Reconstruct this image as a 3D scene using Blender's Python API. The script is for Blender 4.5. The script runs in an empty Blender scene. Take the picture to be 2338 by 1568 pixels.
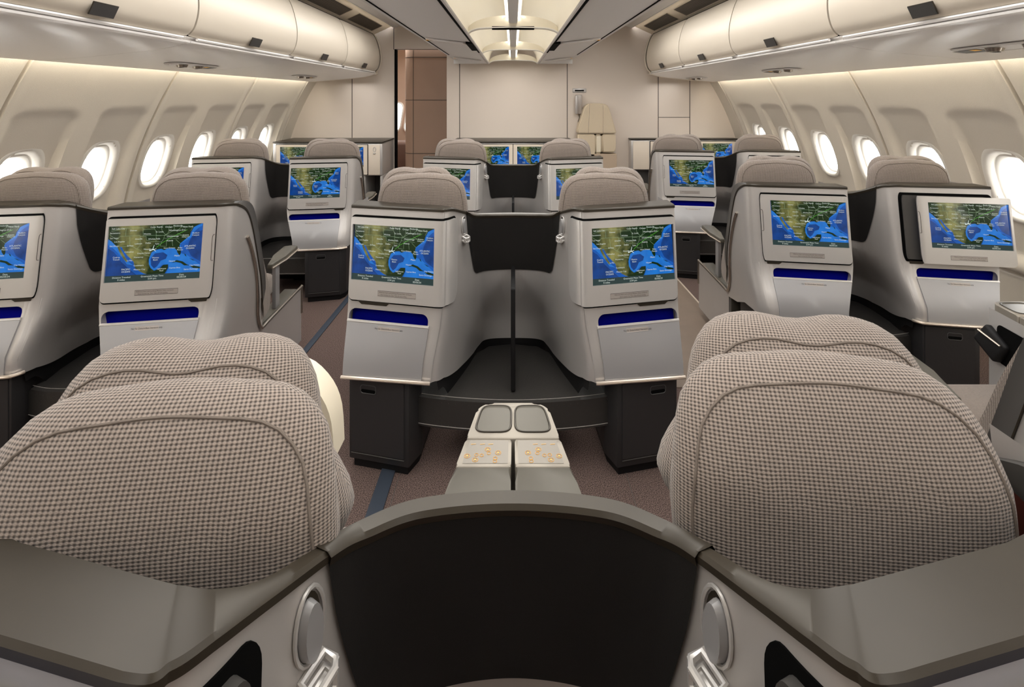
import bpy, bmesh, math, random
from mathutils import Vector, Matrix
from mathutils.geometry import tessellate_polygon
random.seed(7)
scene = bpy.context.scene
col = scene.collection
H = 1.38          # camera height above the floor
# ---------------------------------------------------------------- camera
cam = bpy.data.cameras.new('camera'); camo = bpy.data.objects.new('camera', cam); col.objects.link(camo)
camo.location = (0, 0, H); camo.rotation_euler = (math.pi/2, 0, 0)
cam.sensor_fit = 'HORIZONTAL'; cam.sensor_width = 36; cam.lens = 1130/2338*36
cam.shift_y = -562/2338; cam.shift_x = -2.5/2338; cam.clip_start = 0.02; cam.clip_end = 200
scene.camera = camo
# ---------------------------------------------------------------- world, exposure
w = bpy.data.worlds.new('daylight'); scene.world = w; w.use_nodes = True
bg = w.node_tree.nodes['Background']; bg.inputs[0].default_value = (1.0, 0.99, 0.97, 1); bg.inputs[1].default_value = 11.0
vs = scene.view_settings; vs.view_transform = 'Standard'; vs.look = 'None'; vs.gamma = 1; vs.use_curve_mapping = False
vs.exposure = 0.18
# ---------------------------------------------------------------- area lights (cabin lighting and added fill)
def area(name, loc, rot, sx, sy, power, color):
    l = bpy.data.lights.new(name, 'AREA'); l.shape = 'RECTANGLE'; l.size = sx; l.size_y = sy
    l.energy = power; l.color = color
    o = bpy.data.objects.new(name, l); col.objects.link(o); o.location = loc; o.rotation_euler = rot
    return o
WARM = (1.0, 0.985, 0.96)
PI = math.pi
area('ceiling_wash_light', (0, 2.7, 1.74), (0, 0, 0), 0.5, 5.4, 26, WARM)
for s in (-1, 1):
    # added fill in the gap over the bins; lamp strips behind the bins' wall edge
    area('ceiling_gap_light', (s*1.0, 1.9, 2.10), (0, 0, 0), 0.35, 5.6, 33, WARM)
    area('wall_wash_light', (s*2.185, 1.6, 1.60), (0, -s*0.25, 0), 0.04, 7.6, 16, (1.0, 0.93, 0.78))
    area('under_bin_fill', (s*1.75, 2.5, 1.545), (0, 0, 0), 0.30, 6.2, 10, (1.0, 0.98, 0.95))  # added fill below the bins, not a cabin lamp
area('doorway_fill', (-1.2, 7.0, 2.1), (0, 0, 0), 0.8, 1.5, 34, WARM)  # added fill to brighten the space beyond the doorway

# ---------------------------------------------------------------- materials
def lin(c): return tuple(((x/255)/12.92 if x/255 <= 0.04045 else ((x/255+0.055)/1.055)**2.4) for x in c)
def mat(name, rgb, rough=0.5, metal=0.0, spec=0.5, emit=0, ecol=None, noise=0, nscale=40, bump=0, bscale=200, coat=0):
    m = bpy.data.materials.new(name); m.use_nodes = True; nt = m.node_tree; b = nt.nodes['Principled BSDF']
    c = lin(rgb) + (1,)
    b.inputs['Base Color'].default_value = c; b.inputs['Roughness'].default_value = rough
    b.inputs['Metallic'].default_value = metal; b.inputs['Specular IOR Level'].default_value = spec
    b.inputs['Coat Weight'].default_value = coat
    if emit:
        b.inputs['Emission Color'].default_value = (lin(ecol or rgb) + (1,)); b.inputs['Emission Strength'].default_value = emit
    tc = nt.nodes.new('ShaderNodeTexCoord')
    if noise:
        n = nt.nodes.new('ShaderNodeTexNoise'); n.inputs['Scale'].default_value = nscale; n.inputs['Detail'].default_value = 5
        nt.links.new(tc.outputs['Object'], n.inputs['Vector'])
        mr = nt.nodes.new('ShaderNodeMapRange'); mr.inputs[1].default_value = 0.3; mr.inputs[2].default_value = 0.7
        mr.inputs[3].default_value = 1-noise; mr.inputs[4].default_value = 1+noise
        nt.links.new(n.outputs['Fac'], mr.inputs[0])
        mx = nt.nodes.new('ShaderNodeMix'); mx.data_type = 'RGBA'; mx.blend_type = 'MULTIPLY'; mx.inputs[0].default_value = 1
        mx.inputs[6].default_value = c; nt.links.new(mr.outputs[0], mx.inputs[7]); nt.links.new(mx.outputs[2], b.inputs['Base Color'])
    if bump:
        n = nt.nodes.new('ShaderNodeTexNoise'); n.inputs['Scale'].default_value = bscale; n.inputs['Detail'].default_value = 3
        nt.links.new(tc.outputs['Object'], n.inputs['Vector'])
        bp = nt.nodes.new('ShaderNodeBump'); bp.inputs['Strength'].default_value = bump; bp.inputs['Distance'].default_value = 0.002
        nt.links.new(n.outputs['Fac'], bp.inputs['Height']); nt.links.new(bp.outputs['Normal'], b.inputs['Normal'])
    return m
def math_node(nt, op, a, b=None):
    n = nt.nodes.new('ShaderNodeMath'); n.operation = op
    for i, v in enumerate((a, b)):
        if v is None: continue
        if isinstance(v, (int, float)): n.inputs[i].default_value = v
        else: nt.links.new(v, n.inputs[i])
    return n.outputs[0]
def weave(name, light, dark, pitch=0.0042):
    m = bpy.data.materials.new(name); m.use_nodes = True; nt = m.node_tree; b = nt.nodes['Principled BSDF']
    tc = nt.nodes.new('ShaderNodeTexCoord'); sp = nt.nodes.new('ShaderNodeSeparateXYZ')
    nt.links.new(tc.outputs['UV'], sp.inputs[0])
    k = 2*PI/pitch
    v = sp.outputs[1]; u = sp.outputs[0]
    vv = math_node(nt, 'MULTIPLY', v, k*0.60); uu = math_node(nt, 'MULTIPLY', u, k*0.42)
    sx = math_node(nt, 'SINE', math_node(nt, 'ADD', uu, vv))
    sy = math_node(nt, 'SINE', math_node(nt, 'SUBTRACT', uu, vv))
    h = math_node(nt, 'MULTIPLY', sx, sy)
    mr = nt.nodes.new('ShaderNodeMapRange'); mr.inputs[1].default_value = -0.9; mr.inputs[2].default_value = 0.5
    nt.links.new(h, mr.inputs[0])
    no = nt.nodes.new('ShaderNodeTexNoise'); no.inputs['Scale'].default_value = 260; nt.links.new(tc.outputs['Object'], no.inputs['Vector'])
    f = math_node(nt, 'MULTIPLY', mr.outputs[0], math_node(nt, 'ADD', math_node(nt, 'MULTIPLY', no.outputs['Fac'], 0.7), 0.65))
    mx = nt.nodes.new('ShaderNodeMix'); mx.data_type = 'RGBA'; nt.links.new(f, mx.inputs[0])
    mx.inputs[6].default_value = lin(dark)+(1,); mx.inputs[7].default_value = lin(light)+(1,)
    nt.links.new(mx.outputs[2], b.inputs['Base Color'])
    bp = nt.nodes.new('ShaderNodeBump'); bp.inputs['Strength'].default_value = 0.7; bp.inputs['Distance'].default_value = 0.0012
    nt.links.new(f, bp.inputs['Height']); nt.links.new(bp.outputs['Normal'], b.inputs['Normal'])
    b.inputs['Roughness'].default_value = 0.95; b.inputs['Specular IOR Level'].default_value = 0.1
    b.inputs['Sheen Weight'].default_value = 0.25
    return m
M = {}
M['silver'] = mat('silver_paint', (194, 190, 187), 0.36, 0.45, noise=0.02, nscale=6)
M['silver_light'] = mat('light_silver_paint', (206, 203, 200), 0.30, 0.5)
M['panel_grey'] = mat('pocket_grey_paint', (164, 163, 164), 0.36, 0.35)
M['trim'] = mat('champagne_trim', (226, 214, 200), 0.22, 0.7)
M['rim'] = mat('dark_rim_plastic', (54, 48, 39), 0.36, 0.25, noise=0.12, nscale=9)
M['charcoal'] = mat('charcoal_plastic', (66, 64, 62), 0.45)
M['handle'] = mat('handle_plastic', (74, 73, 73), 0.35)
M['black'] = mat('black_plastic', (17, 16, 17), 0.6, spec=0.3)
M['gap'] = mat('black_gap', (6, 6, 6), 0.9, spec=0.1)
M['cabinet'] = mat('black_cabinet', (44, 43, 44), 0.42)
M['privacy'] = mat('black_privacy_fabric', (27, 25, 24), 0.75, spec=0.25, bump=0.15, bscale=900)
M['leather'] = mat('black_leather', (52, 50, 48), 0.36, bump=0.25, bscale=160)
M['stitch'] = mat('white_thread', (150, 145, 140), 0.8)
M['blue'] = mat('blue_pocket_fabric', (0, 4, 116), 0.9, spec=0.08, bump=0.2, bscale=60)
M['fabric'] = weave('seat_weave', (163, 150, 140), (72, 65, 61))
M['piping'] = mat('seam_thread', (120, 110, 102), 0.9, spec=0.1)
M['cream'] = mat('cream_panel', (226, 214, 198), 0.55, noise=0.015, nscale=3)
M['bulkhead'] = mat('bulkhead_laminate', (222, 210, 198), 0.5, noise=0.012, nscale=2)
M['wall'] = mat('sidewall_linen', (216, 208, 195), 0.7, noise=0.03, nscale=350, bump=0.5, bscale=420)
M['window_frame'] = mat('window_frame_white', (232, 228, 220), 0.35)
M['bin'] = mat('bin_cream', (222, 211, 194), 0.42)
M['bin_under'] = mat('bin_underside', (242, 238, 234), 0.3, spec=0.5)
M['ceil'] = mat('ceiling_panel', (240, 238, 236), 0.6)
M['ceil_grey'] = mat('ceiling_grey_panel', (242, 241, 240), 0.5)
M['cove'] = mat('cove_cream', (240, 234, 221), 0.6)
M['light'] = mat('lamp_tube', (255, 250, 236), 0.5, emit=4, ecol=(255, 246, 226))
M['seam'] = mat('dark_seam', (78, 72, 68), 0.8)
M['grille'] = mat('vent_grille', (112, 104, 94), 0.6)
M['brown'] = mat('brown_closet', (182, 156, 138), 0.45, noise=0.03, nscale=3)
M['brown_dark'] = mat('brown_far', (112, 84, 72), 0.6)
M['jump'] = mat('cream_leather', (210, 194, 168), 0.5, bump=0.15, bscale=90)
M['jumpbox'] = mat('tan_box', (188, 168, 146), 0.6)
M['track'] = mat('seat_track_cover', (52, 60, 72), 0.55)
M['vinyl'] = mat('aisle_vinyl', (122, 107, 94), 0.6, noise=0.06, nscale=7)
M['strip'] = mat('aisle_edge_strip', (190, 176, 160), 0.5)
M['orange'] = mat('orange_icon', (232, 170, 70), 0.5)
M['tray'] = mat('tray_olive', (86, 82, 73), 0.35, 0.3)
M['arm_olive'] = mat('armrest_olive', (86, 82, 73), 0.45, 0.15)
M['console'] = mat('console_champagne', (150, 143, 132), 0.42, 0.35)
M['touch'] = mat('touch_plate', (134, 128, 119), 0.4, 0.2)
M['ivory'] = mat('ivory_leather', (232, 222, 200), 0.5)
M['chrome'] = mat('brushed_tube', (176, 168, 158), 0.25, 0.9)
M['text_dark'] = mat('printed_text', (48, 45, 43), 0.8)
M['amber'] = mat('amber_sign', (210, 150, 40), 0.5, emit=0.4)
M['orange_dark'] = mat('rust_lining', (74, 22, 8), 0.8)
M['mat_label'] = mat('label_plate', (176, 168, 162), 0.4, 0.3)

def carpet():
    m = mat('carpet_mauve', (150, 132, 128), 0.97, spec=0.05)
    nt = m.node_tree; b = nt.nodes['Principled BSDF']; tc = nt.nodes['Texture Coordinate']
    n = nt.nodes.new('ShaderNodeTexNoise'); n.inputs['Scale'].default_value = 330; n.inputs['Detail'].default_value = 4
    nt.links.new(tc.outputs['Object'], n.inputs['Vector'])
    r = nt.nodes.new('ShaderNodeValToRGB'); r.color_ramp.elements[0].position = 0.36; r.color_ramp.elements[1].position = 0.66
    r.color_ramp.elements[0].color = lin((42, 35, 34))+(1,); r.color_ramp.elements[1].color = lin((136, 116, 109))+(1,)
    nt.links.new(n.outputs['Fac'], r.inputs[0]); nt.links.new(r.outputs[0], b.inputs['Base Color'])
    bp = nt.nodes.new('ShaderNodeBump'); bp.inputs['Strength'].default_value = 0.6; bp.inputs['Distance'].default_value = 0.003
    nt.links.new(n.outputs['Fac'], bp.inputs['Height']); nt.links.new(bp.outputs[0], b.inputs['Normal'])
    return m
M['carpet'] = carpet()
def glass():
    m = bpy.data.materials.new('window_glass'); m.use_nodes = True; nt = m.node_tree; nt.nodes.clear()
    o = nt.nodes.new('ShaderNodeOutputMaterial'); t = nt.nodes.new('ShaderNodeBsdfTransparent'); g = nt.nodes.new('ShaderNodeBsdfGlossy')
    t.inputs[0].default_value = (0.96, 0.96, 0.96, 1); g.inputs['Roughness'].default_value = 0.05
    mx = nt.nodes.new('ShaderNodeMixShader'); mx.inputs[0].default_value = 0.06
    nt.links.new(t.outputs[0], mx.inputs[1]); nt.links.new(g.outputs[0], mx.inputs[2])
    nt.links.new(mx.outputs[0], o.inputs[0]); return m
M['glass'] = glass()
def emis(name, c1, c2=None, scale=8, strength=0.9, xgrad=False, seed=0):
    m = bpy.data.materials.new(name); m.use_nodes = True; nt = m.node_tree; nt.nodes.clear()
    o = nt.nodes.new('ShaderNodeOutputMaterial'); e = nt.nodes.new('ShaderNodeEmission'); e.inputs[1].default_value = strength
    g = nt.nodes.new('ShaderNodeBsdfGlossy'); g.inputs['Roughness'].default_value = 0.12; g.inputs[0].default_value = (0.05, 0.05, 0.05, 1)
    a = nt.nodes.new('ShaderNodeAddShader'); nt.links.new(e.outputs[0], a.inputs[0]); nt.links.new(g.outputs[0], a.inputs[1])
    nt.links.new(a.outputs[0], o.inputs[0])
    e.inputs[0].default_value = lin(c1)+(1,)
    if c2:
        tc = nt.nodes.new('ShaderNodeTexCoord'); n = nt.nodes.new('ShaderNodeTexNoise'); n.inputs['Scale'].default_value = scale; n.inputs['Detail'].default_value = 6
        nt.links.new(tc.outputs['Object'], n.inputs['Vector'])
        f = n.outputs['Fac']
        if xgrad:   # drier west, greener east, in map coordinates
            sp = nt.nodes.new('ShaderNodeSeparateXYZ'); nt.links.new(tc.outputs['Object'], sp.inputs[0])
            f = math_node(nt, 'ADD', math_node(nt, 'MULTIPLY', f, 1.15), math_node(nt, 'MULTIPLY', math_node(nt, 'ABSOLUTE', math_node(nt, 'SUBTRACT', sp.outputs[0], 0.085)), -5.0))
        r = nt.nodes.new('ShaderNodeValToRGB'); r.color_ramp.elements[0].position = 0.22 if xgrad else 0.35; r.color_ramp.elements[1].position = 0.72 if xgrad else 0.65
        r.color_ramp.elements[0].color = lin(c1)+(1,); r.color_ramp.elements[1].color = lin(c2)+(1,)
        nt.links.new(f, r.inputs[0]); nt.links.new(r.outputs[0], e.inputs[0])
    return m
_e = emis
def emis(n, a, b=None, s=8, strength=.9, xg=False): return _e(n, a, b, s, strength*.78, xg)
MAP = [emis('map_sea', (14, 82, 168), (20, 100, 200), 25), emis('map_shelf', (36, 130, 226), (30, 116, 210), 30), emis('map_deep', (8, 56, 122), (14, 74, 156), 25),
       emis('map_land', (16, 46, 16), (160, 156, 92), 26, 0.85, True), emis('map_lines', (170, 200, 160), strength=0.7),
       emis('map_text', (225, 235, 225), strength=0.9), emis('map_bar', (46, 66, 66), strength=0.9), emis('map_route', (110, 230, 60), strength=0.9),
       emis('map_plane', (240, 255, 250), strength=1.1)]

# ---------------------------------------------------------------- mesh helpers
def finish(name, bm, m, parent=None, ang=35, smooth=True, mats=None):
    bmesh.ops.recalc_face_normals(bm, faces=bm.faces) if mats is None else None
    for f in bm.faces: f.smooth = smooth
    if smooth:
        ca = math.radians(ang)
        for e in bm.edges:
            if len(e.link_faces) == 2 and e.calc_face_angle(0) > ca: e.smooth = False
    me = bpy.data.meshes.new(name); bm.to_mesh(me); bm.free()
    for mm in (mats or [m]): me.materials.append(mm)
    o = bpy.data.objects.new(name, me); col.objects.link(o)
    if parent: o.parent = parent
    return o
def box(bm, x0, x1, y0, y1, z0, z1, bev=0.0, seg=2):
    vs_ = [bm.verts.new((x, y, z)) for x in (x0, x1) for y in (y0, y1) for z in (z0, z1)]
    fs = [(0,1,3,2), (4,6,7,5), (0,4,5,1), (2,3,7,6), (0,2,6,4), (1,5,7,3)]
    ff = [bm.faces.new([vs_[i] for i in f]) for f in fs]
    if bev:
        es = list({e for f in ff for e in f.edges})
        bmesh.ops.bevel(bm, geom=es, offset=bev, segments=seg, profile=0.5, affect='EDGES')
def prism(bm, pts, z0, z1, bev=0, seg=2):
    """pts: list (x,y); extruded in z"""
    a = [bm.verts.new((x, y, z0)) for x, y in pts]; b = [bm.verts.new((x, y, z1)) for x, y in pts]
    n = len(pts); ff = [bm.faces.new(a[::-1]), bm.faces.new(b)]
    for i in range(n): ff.append(bm.faces.new([a[i], a[(i+1) % n], b[(i+1) % n], b[i]]))
    if bev:
        es = list({e for f in ff for e in f.edges})
        bmesh.ops.bevel(bm, geom=es, offset=bev, segments=seg, profile=0.5, affect='EDGES')
def tube(bm, pts, r, seg=8, closed=False):
    pts = [Vector(p) for p in pts]; rings = []; n = len(pts); up = None
    for i, p in enumerate(pts):
        a = pts[(i-1) % n] if (i > 0 or closed) else p; b = pts[(i+1) % n] if (i < n-1 or closed) else p
        t = (b-a).normalized()
        if up is None: up = Vector((0, 0, 1)) if abs(t.z) < 0.9 else Vector((1, 0, 0))
        x = t.cross(up).normalized(); up = x.cross(t).normalized()
        rr = r[i] if isinstance(r, (list, tuple)) else r
        rings.append([bm.verts.new(p + x*rr*math.cos(2*PI*k/seg) + up*rr*math.sin(2*PI*k/seg)) for k in range(seg)])
    m = n if closed else n-1
    for i in range(m):
        a, b = rings[i], rings[(i+1) % n]
        for k in range(seg): bm.faces.new([a[k], a[(k+1) % seg], b[(k+1) % seg], b[k]])
    if not closed: bm.faces.new(rings[0][::-1]); bm.faces.new(rings[-1])
def sweep_y(bm, prof, y0, y1, ny=1):
    """open profile [(x,z)] swept along y"""
    rows = [[bm.verts.new((x, y0+(y1-y0)*j/ny, z)) for x, z in prof] for j in range(ny+1)]
    for j in range(ny):
        for i in range(len(prof)-1): bm.faces.new([rows[j][i], rows[j][i+1], rows[j+1][i+1], rows[j+1][i]])
def smooth_line(pts, n=6):
    out = []
    P = [pts[0]] + list(pts) + [pts[-1]]
    for i in range(1, len(P)-2):
        for j in range(n):
            t = j/n; p0, p1, p2, p3 = P[i-1], P[i], P[i+1], P[i+2]
            out.append(tuple(0.5*((2*b)+(-a+c)*t+(2*a-5*b+4*c-d)*t*t+(-a+3*b-3*c+d)*t**3) for a, b, c, d in zip(p0, p1, p2, p3)))
    out.append(tuple(pts[-1])); return out
def rrect(x0, x1, z0, z1, rs, n=6):
    """rounded rect outline, rs=(bl,br,tr,tl) radii as (rx,rz) or number"""
    out = []
    cs = [(x0, z0, 1, 1, PI), (x1, z0, -1, 1, 1.5*PI), (x1, z1, -1, -1, 0), (x0, z1, 1, -1, 0.5*PI)]
    for (cx, cz, sx, sz, a0), r in zip(cs, rs):
        rx, rz = r if isinstance(r, tuple) else (r, r)
        if rx <= 0: out.append((cx, cz)); continue
        for i in range(n+1):
            a = a0 + 0.5*PI*i/n
            out.append((cx+sx*rx+rx*math.cos(a), cz+sz*rz+rz*math.sin(a)))
    return out
def fill2d(bm, loops, y=0.0):
    """fill outlines (first outer, rest holes) in the xz plane"""
    es = []
    for lp in loops:
        v = [bm.verts.new((x, y, z)) for x, z in lp]
        es += [bm.edges.new((v[i], v[(i+1) % len(v)])) for i in range(len(v))]
    bmesh.ops.triangle_fill(bm, use_beauty=True, use_dissolve=False, edges=es)
def cuts(bm, xs, zs):
    for x in xs: bmesh.ops.bisect_plane(bm, geom=bm.verts[:]+bm.edges[:]+bm.faces[:], plane_co=(x, 0, 0), plane_no=(1, 0, 0), dist=1e-6)
    for z in zs: bmesh.ops.bisect_plane(bm, geom=bm.verts[:]+bm.edges[:]+bm.faces[:], plane_co=(0, 0, z), plane_no=(0, 0, 1), dist=1e-6)
def box_uv(o):
    me = o.data; uv = me.uv_layers.new(name='UVMap')
    for p in me.polygons:
        n = p.normal; a = max(range(3), key=lambda i: abs(n[i])); i, j = [(1, 2), (0, 2), (0, 1)][a]
        for li in p.loop_indices:
            c = me.vertices[me.loops[li].vertex_index].co; uv.data[li].uv = (c[i], c[j])
def tag(o, label=None, cat=None, group=None, kind=None):
    if label: o['label'] = label
    if cat: o['category'] = cat
    if group: o['group'] = group
    if kind: o['kind'] = kind
    return o
def empty(name, loc, rz=0):
    o = bpy.data.objects.new(name, None); col.objects.link(o); o.location = loc; o.rotation_euler = (0, 0, rz); o.empty_display_size = 0.1; return o
def copy_tree(o, parent=None):
    c = o.copy(); col.objects.link(c); c.parent = parent
    for ch in [x for x in bpy.data.objects if x.parent == o]: copy_tree(ch, c)
    return c
def text_bm(bm, s, size, place, align='CENTER', mi=None):
    """text outlines as faces; place(x,y)->Vector"""
    cu = bpy.data.curves.new('t', 'FONT'); cu.body = s; cu.size = size; cu.align_x = align; cu.resolution_u = 2
    o = bpy.data.objects.new('t', cu); col.objects.link(o)
    me = bpy.data.meshes.new_from_object(o)
    vv = [bm.verts.new(place(v.co.x, v.co.y)) for v in me.vertices]
    for p in me.polygons:
        try:
            f = bm.faces.new([vv[i] for i in p.vertices])
            if mi is not None: f.material_index = mi
        except ValueError: pass
    bpy.data.objects.remove(o); bpy.data.curves.remove(cu); bpy.data.meshes.remove(me)

# ---------------------------------------------------------------- flight-map screen (one flat mesh shared by all screens)
SW, SH = 0.331, 0.207
def quad_inv(x, y):
    TL, TR, BR, BL = (235, 400), (1348, 440), (1310, 1228), (185, 1155)
    s = t = 0.5
    for _ in range(12):
        fx = (1-t)*((1-s)*BL[0]+s*BR[0])+t*((1-s)*TL[0]+s*TR[0])-x; fy = (1-t)*((1-s)*BL[1]+s*BR[1])+t*((1-s)*TL[1]+s*TR[1])-y
        s -= fx/1120; t += fy/770 if True else 0
    return min(max(s, 0), 1), min(max(t, 0), 1)
def map_mesh():
    bm = bmesh.new()
    def P(pts, mi, lay):
        q = [quad_inv(*p) for p in pts]; v = [Vector((s*SW, -0.00022*lay, t*SH)) for s, t in q]
        bv = [bm.verts.new(c) for c in v]
        for tri in tessellate_polygon([v]):
            try: f = bm.faces.new([bv[i] for i in tri]); f.material_index = mi
            except ValueError: pass
    def L(pts, mi, lay, wd=0.0008):
        q = [Vector((s*SW, t*SH)) for s, t in (quad_inv(*p) for p in pts)]
        for a, b in zip(q, q[1:]):
            d = (b-a)
            if d.length < 1e-5: continue
            n = Vector((-d.y, d.x)).normalized()*wd/2
            f = bm.faces.new([bm.verts.new((c.x, -0.00022*lay, c.y)) for c in (a-n, b-n, b+n, a+n)]); f.material_index = mi
    v = [bm.verts.new(c) for c in ((0, 0, 0), (SW, 0, 0), (SW, 0, SH), (0, 0, SH))]; bm.faces.new(v).material_index = 0
    P([(228,570),(300,640),(335,690),(375,800),(440,935),(520,960),(420,870),(380,830),(300,720),(225,640)], 1, 1)
    P([(1348,440),(1240,490),(1190,610),(1075,710),(1080,850),(1150,880),(1240,970),(1310,1040),(1310,1140),(900,1120),(930,1040),(930,990),(850,990),(760,1062),(700,1010),(690,900),(715,800),(860,755),(1000,770),(1100,700),(1200,640),(1240,560),(1300,500),(1340,480)], 1, 1)
    P([(1345,540),(1240,580),(1180,690),(1160,790),(1200,900),(1330,1000)], 2, 2)
    P([(770,820),(870,815),(920,860),(900,910),(840,930),(800,1000),(760,1030),(725,980),(722,890)], 2, 2)
    P([(228,700),(300,760),(380,900),(450,980),(560,1100),(190,1075)], 2, 2)
    P([(235,400),(228,570),(265,605),(300,650),(335,690),(350,740),(375,800),(400,850),(440,912),(452,890),(425,840),(400,780),(375,725),(363,690),(385,695),(410,755),(450,820),(490,870),(520,910),(530,960),(540,1000),(590,1050),(640,1085),(700,1110),(880,1125),(905,1080),(925,1040),(928,992),(870,990),(845,1015),(820,1045),(760,1060),(720,1020),(700,960),(700,900),(715,850),(735,800),(790,770),(850,765),(880,785),(930,765),(1000,770),(1030,800),(1040,840),(1065,880),(1080,850),(1080,800),(1065,745),(1075,710),(1130,660),(1190,610),(1200,560),(1240,490),(1290,460),(1347,441)], 3, 3)
    P([(965,975),(1030,942),(1100,968),(1150,1015),(1185,1035),(1120,1028),(1080,990),(1020,968)], 3, 3)
    P([(1185,1045),(1240,1045),(1310,1070),(1310,1092),(1230,1078)], 3, 3)
    P([(1120,860),(1135,870),(1150,905),(1130,890)], 3, 3); P([(1180,930),(1210,945),(1250,975),(1220,965)], 3, 3)
    for ln in ([(235,505),(330,590),(370,545),(600,555)], [(440,440),(430,545)], [(270,470),(440,440),(635,450),(635,560),(780,568)], [(635,475),(770,478),(790,520),(785,665)],
               [(600,555),(600,570),(670,572),(672,625),(740,650),(785,655),(855,670)], [(600,570),(600,690),(560,740),(600,760),(650,830),(715,855)], [(370,690),(500,690),(560,740)], [(480,560),(480,690)],
               [(770,478),(760,420)], [(780,568),(890,580),(905,575),(860,520),(850,450),(880,410)], [(905,575),(1000,510),(1040,520),(1100,470),(1080,440)], [(890,580),(870,640),(850,670),(835,725),(900,735)], [(880,575),(1180,605)],
               [(910,650),(908,740)], [(975,650),(985,740)], [(880,620),(1060,640)], [(1020,650),(1075,710)], [(945,440),(935,540),(890,580)], [(1000,440),(1005,500)], [(1040,560),(1120,610),(1160,660)], [(790,575),(850,580)], [(1100,470),(1225,490),(1200,540)]):
        L(ln, 4, 4)
    L([(790,740),(860,680),(960,620),(1060,570),(1160,520)], 7, 5, 0.0009)
    tx = [('Salt Lake City',350,440,13),('Denver',525,478,13),('Cedar Rapids',795,452,13),('Chicago',940,462,13),('Pittsburgh',1050,455,13),('New York',1170,478,14),('Sacramento',310,497,12),('Wichita',685,540,13),('St. Louis',830,522,13),('Washington D.C.',1045,518,14),
          ('Las Vegas',300,565,12),('Amarillo',585,600,12),('Wichita Falls',765,617,13),('Chattanooga',985,600,13),('Ampere\nSeamount',1140,592,11),('Los Angeles',360,618,12),('San Diego',300,673,13),('El Paso',485,685,12),('Lubbock',580,665,12),('Dallas',695,668,13),('Tyler',800,688,12),('Atlanta',950,657,13),
          ('Houston',690,752,13),('New Orleans',945,760,12),('Chihuahua',470,768,12),('Corpus Christi',640,803,12),('Blake\nPlateau',1072,770,12),('Miami',1035,880,13),('Monterrey',580,853,12),('La Paz',475,887,12),('Cedros\nTrench',322,830,13),('Mexico\nBasin',780,880,13),('Havana',975,948,12),
          ('Hudson\nCanyon',1262,575,13),('ATLANTIC\nOCEAN',1193,757,14),('PACIFIC\nOCEAN',432,1005,14),('Guadalajara',580,965,12),('Mexico City',590,1022,13),('Lighthouse\nReef',850,1040,12),('Cayman Brac',1005,1045,12),('Cap Haitien',1245,1035,12),('Santo Domingo',1200,1088,13)]
    for s, x, y, sz in tx:
        a, b = quad_inv(x, y+10)
        text_bm(bm, s, sz*0.00062, lambda u, v_: Vector((a*SW+u, -0.00022*6, b*SH+v_)), mi=5)
    bar = 0.0235
    f = bm.faces.new([bm.verts.new(c) for c in ((0, -0.0014, 0), (SW, -0.0014, 0), (SW, -0.0014, bar), (0, -0.0014, bar))]); f.material_index = 6
    for s, u in (('Distance Traveled', .17), ('Greenwich Mean Time', .49), ('Date', .80)): text_bm(bm, s, 0.0085, lambda a, b, u=u: Vector((u*SW+a, -0.0017, 0.0135+b)), mi=5)
    for s, u in (('0 miles', .17), ('2:54 pm', .49), ('05/05/24', .80)): text_bm(bm, s, 0.0092, lambda a, b, u=u: Vector((u*SW+a, -0.0017, 0.0045+b)), mi=5)
    # aeroplane symbol over the coast
    c = quad_inv(757, 765); cx, cz = c[0]*SW, c[1]*SH
    for a, b, wd in (((-.014, -.004), (.010, .003), .0028), ((-.003, .0), (.002, .017), .0024), ((0, 0), (.009, -.007), .0022), ((-.012, -.004), (-.013, .004), .0016)):
        d = Vector((b[0]-a[0], b[1]-a[1])); n = Vector((-d.y, d.x)).normalized()*wd/2
        f = bm.faces.new([bm.verts.new((cx+p[0], -0.0016, cz+p[1])) for p in ((a[0]-n.x, a[1]-n.y), (b[0]-n.x*.4, b[1]-n.y*.4), (b[0]+n.x*.4, b[1]+n.y*.4), (a[0]+n.x, a[1]+n.y))]); f.material_index = 8
    me = bpy.data.meshes.new('flight_map'); bm.to_mesh(me); bm.free()
    for mm in MAP: me.materials.append(mm)
    return me
MAPME = map_mesh()
def put_screen(parent, bl, br, tl):
    """screen object whose mesh runs from bl to br (x) and tl (z)"""
    bl, br, tl = Vector(bl), Vector(br), Vector(tl)
    X = (br-bl); Z = (tl-bl); xs = X.length/SW; zs = Z.length/SH; X.normalize(); Z.normalize(); Y = Z.cross(X).normalized(); Z = X.cross(Y)
    o = bpy.data.objects.new('screen', MAPME); col.objects.link(o); o.parent = parent
    m = Matrix((X*xs, Y, Z*zs)).transposed().to_4x4(); m.translation = bl; o.matrix_local = m
    o['label'] = 'lit screen with a flight map of the Gulf of Mexico'
    return o
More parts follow.
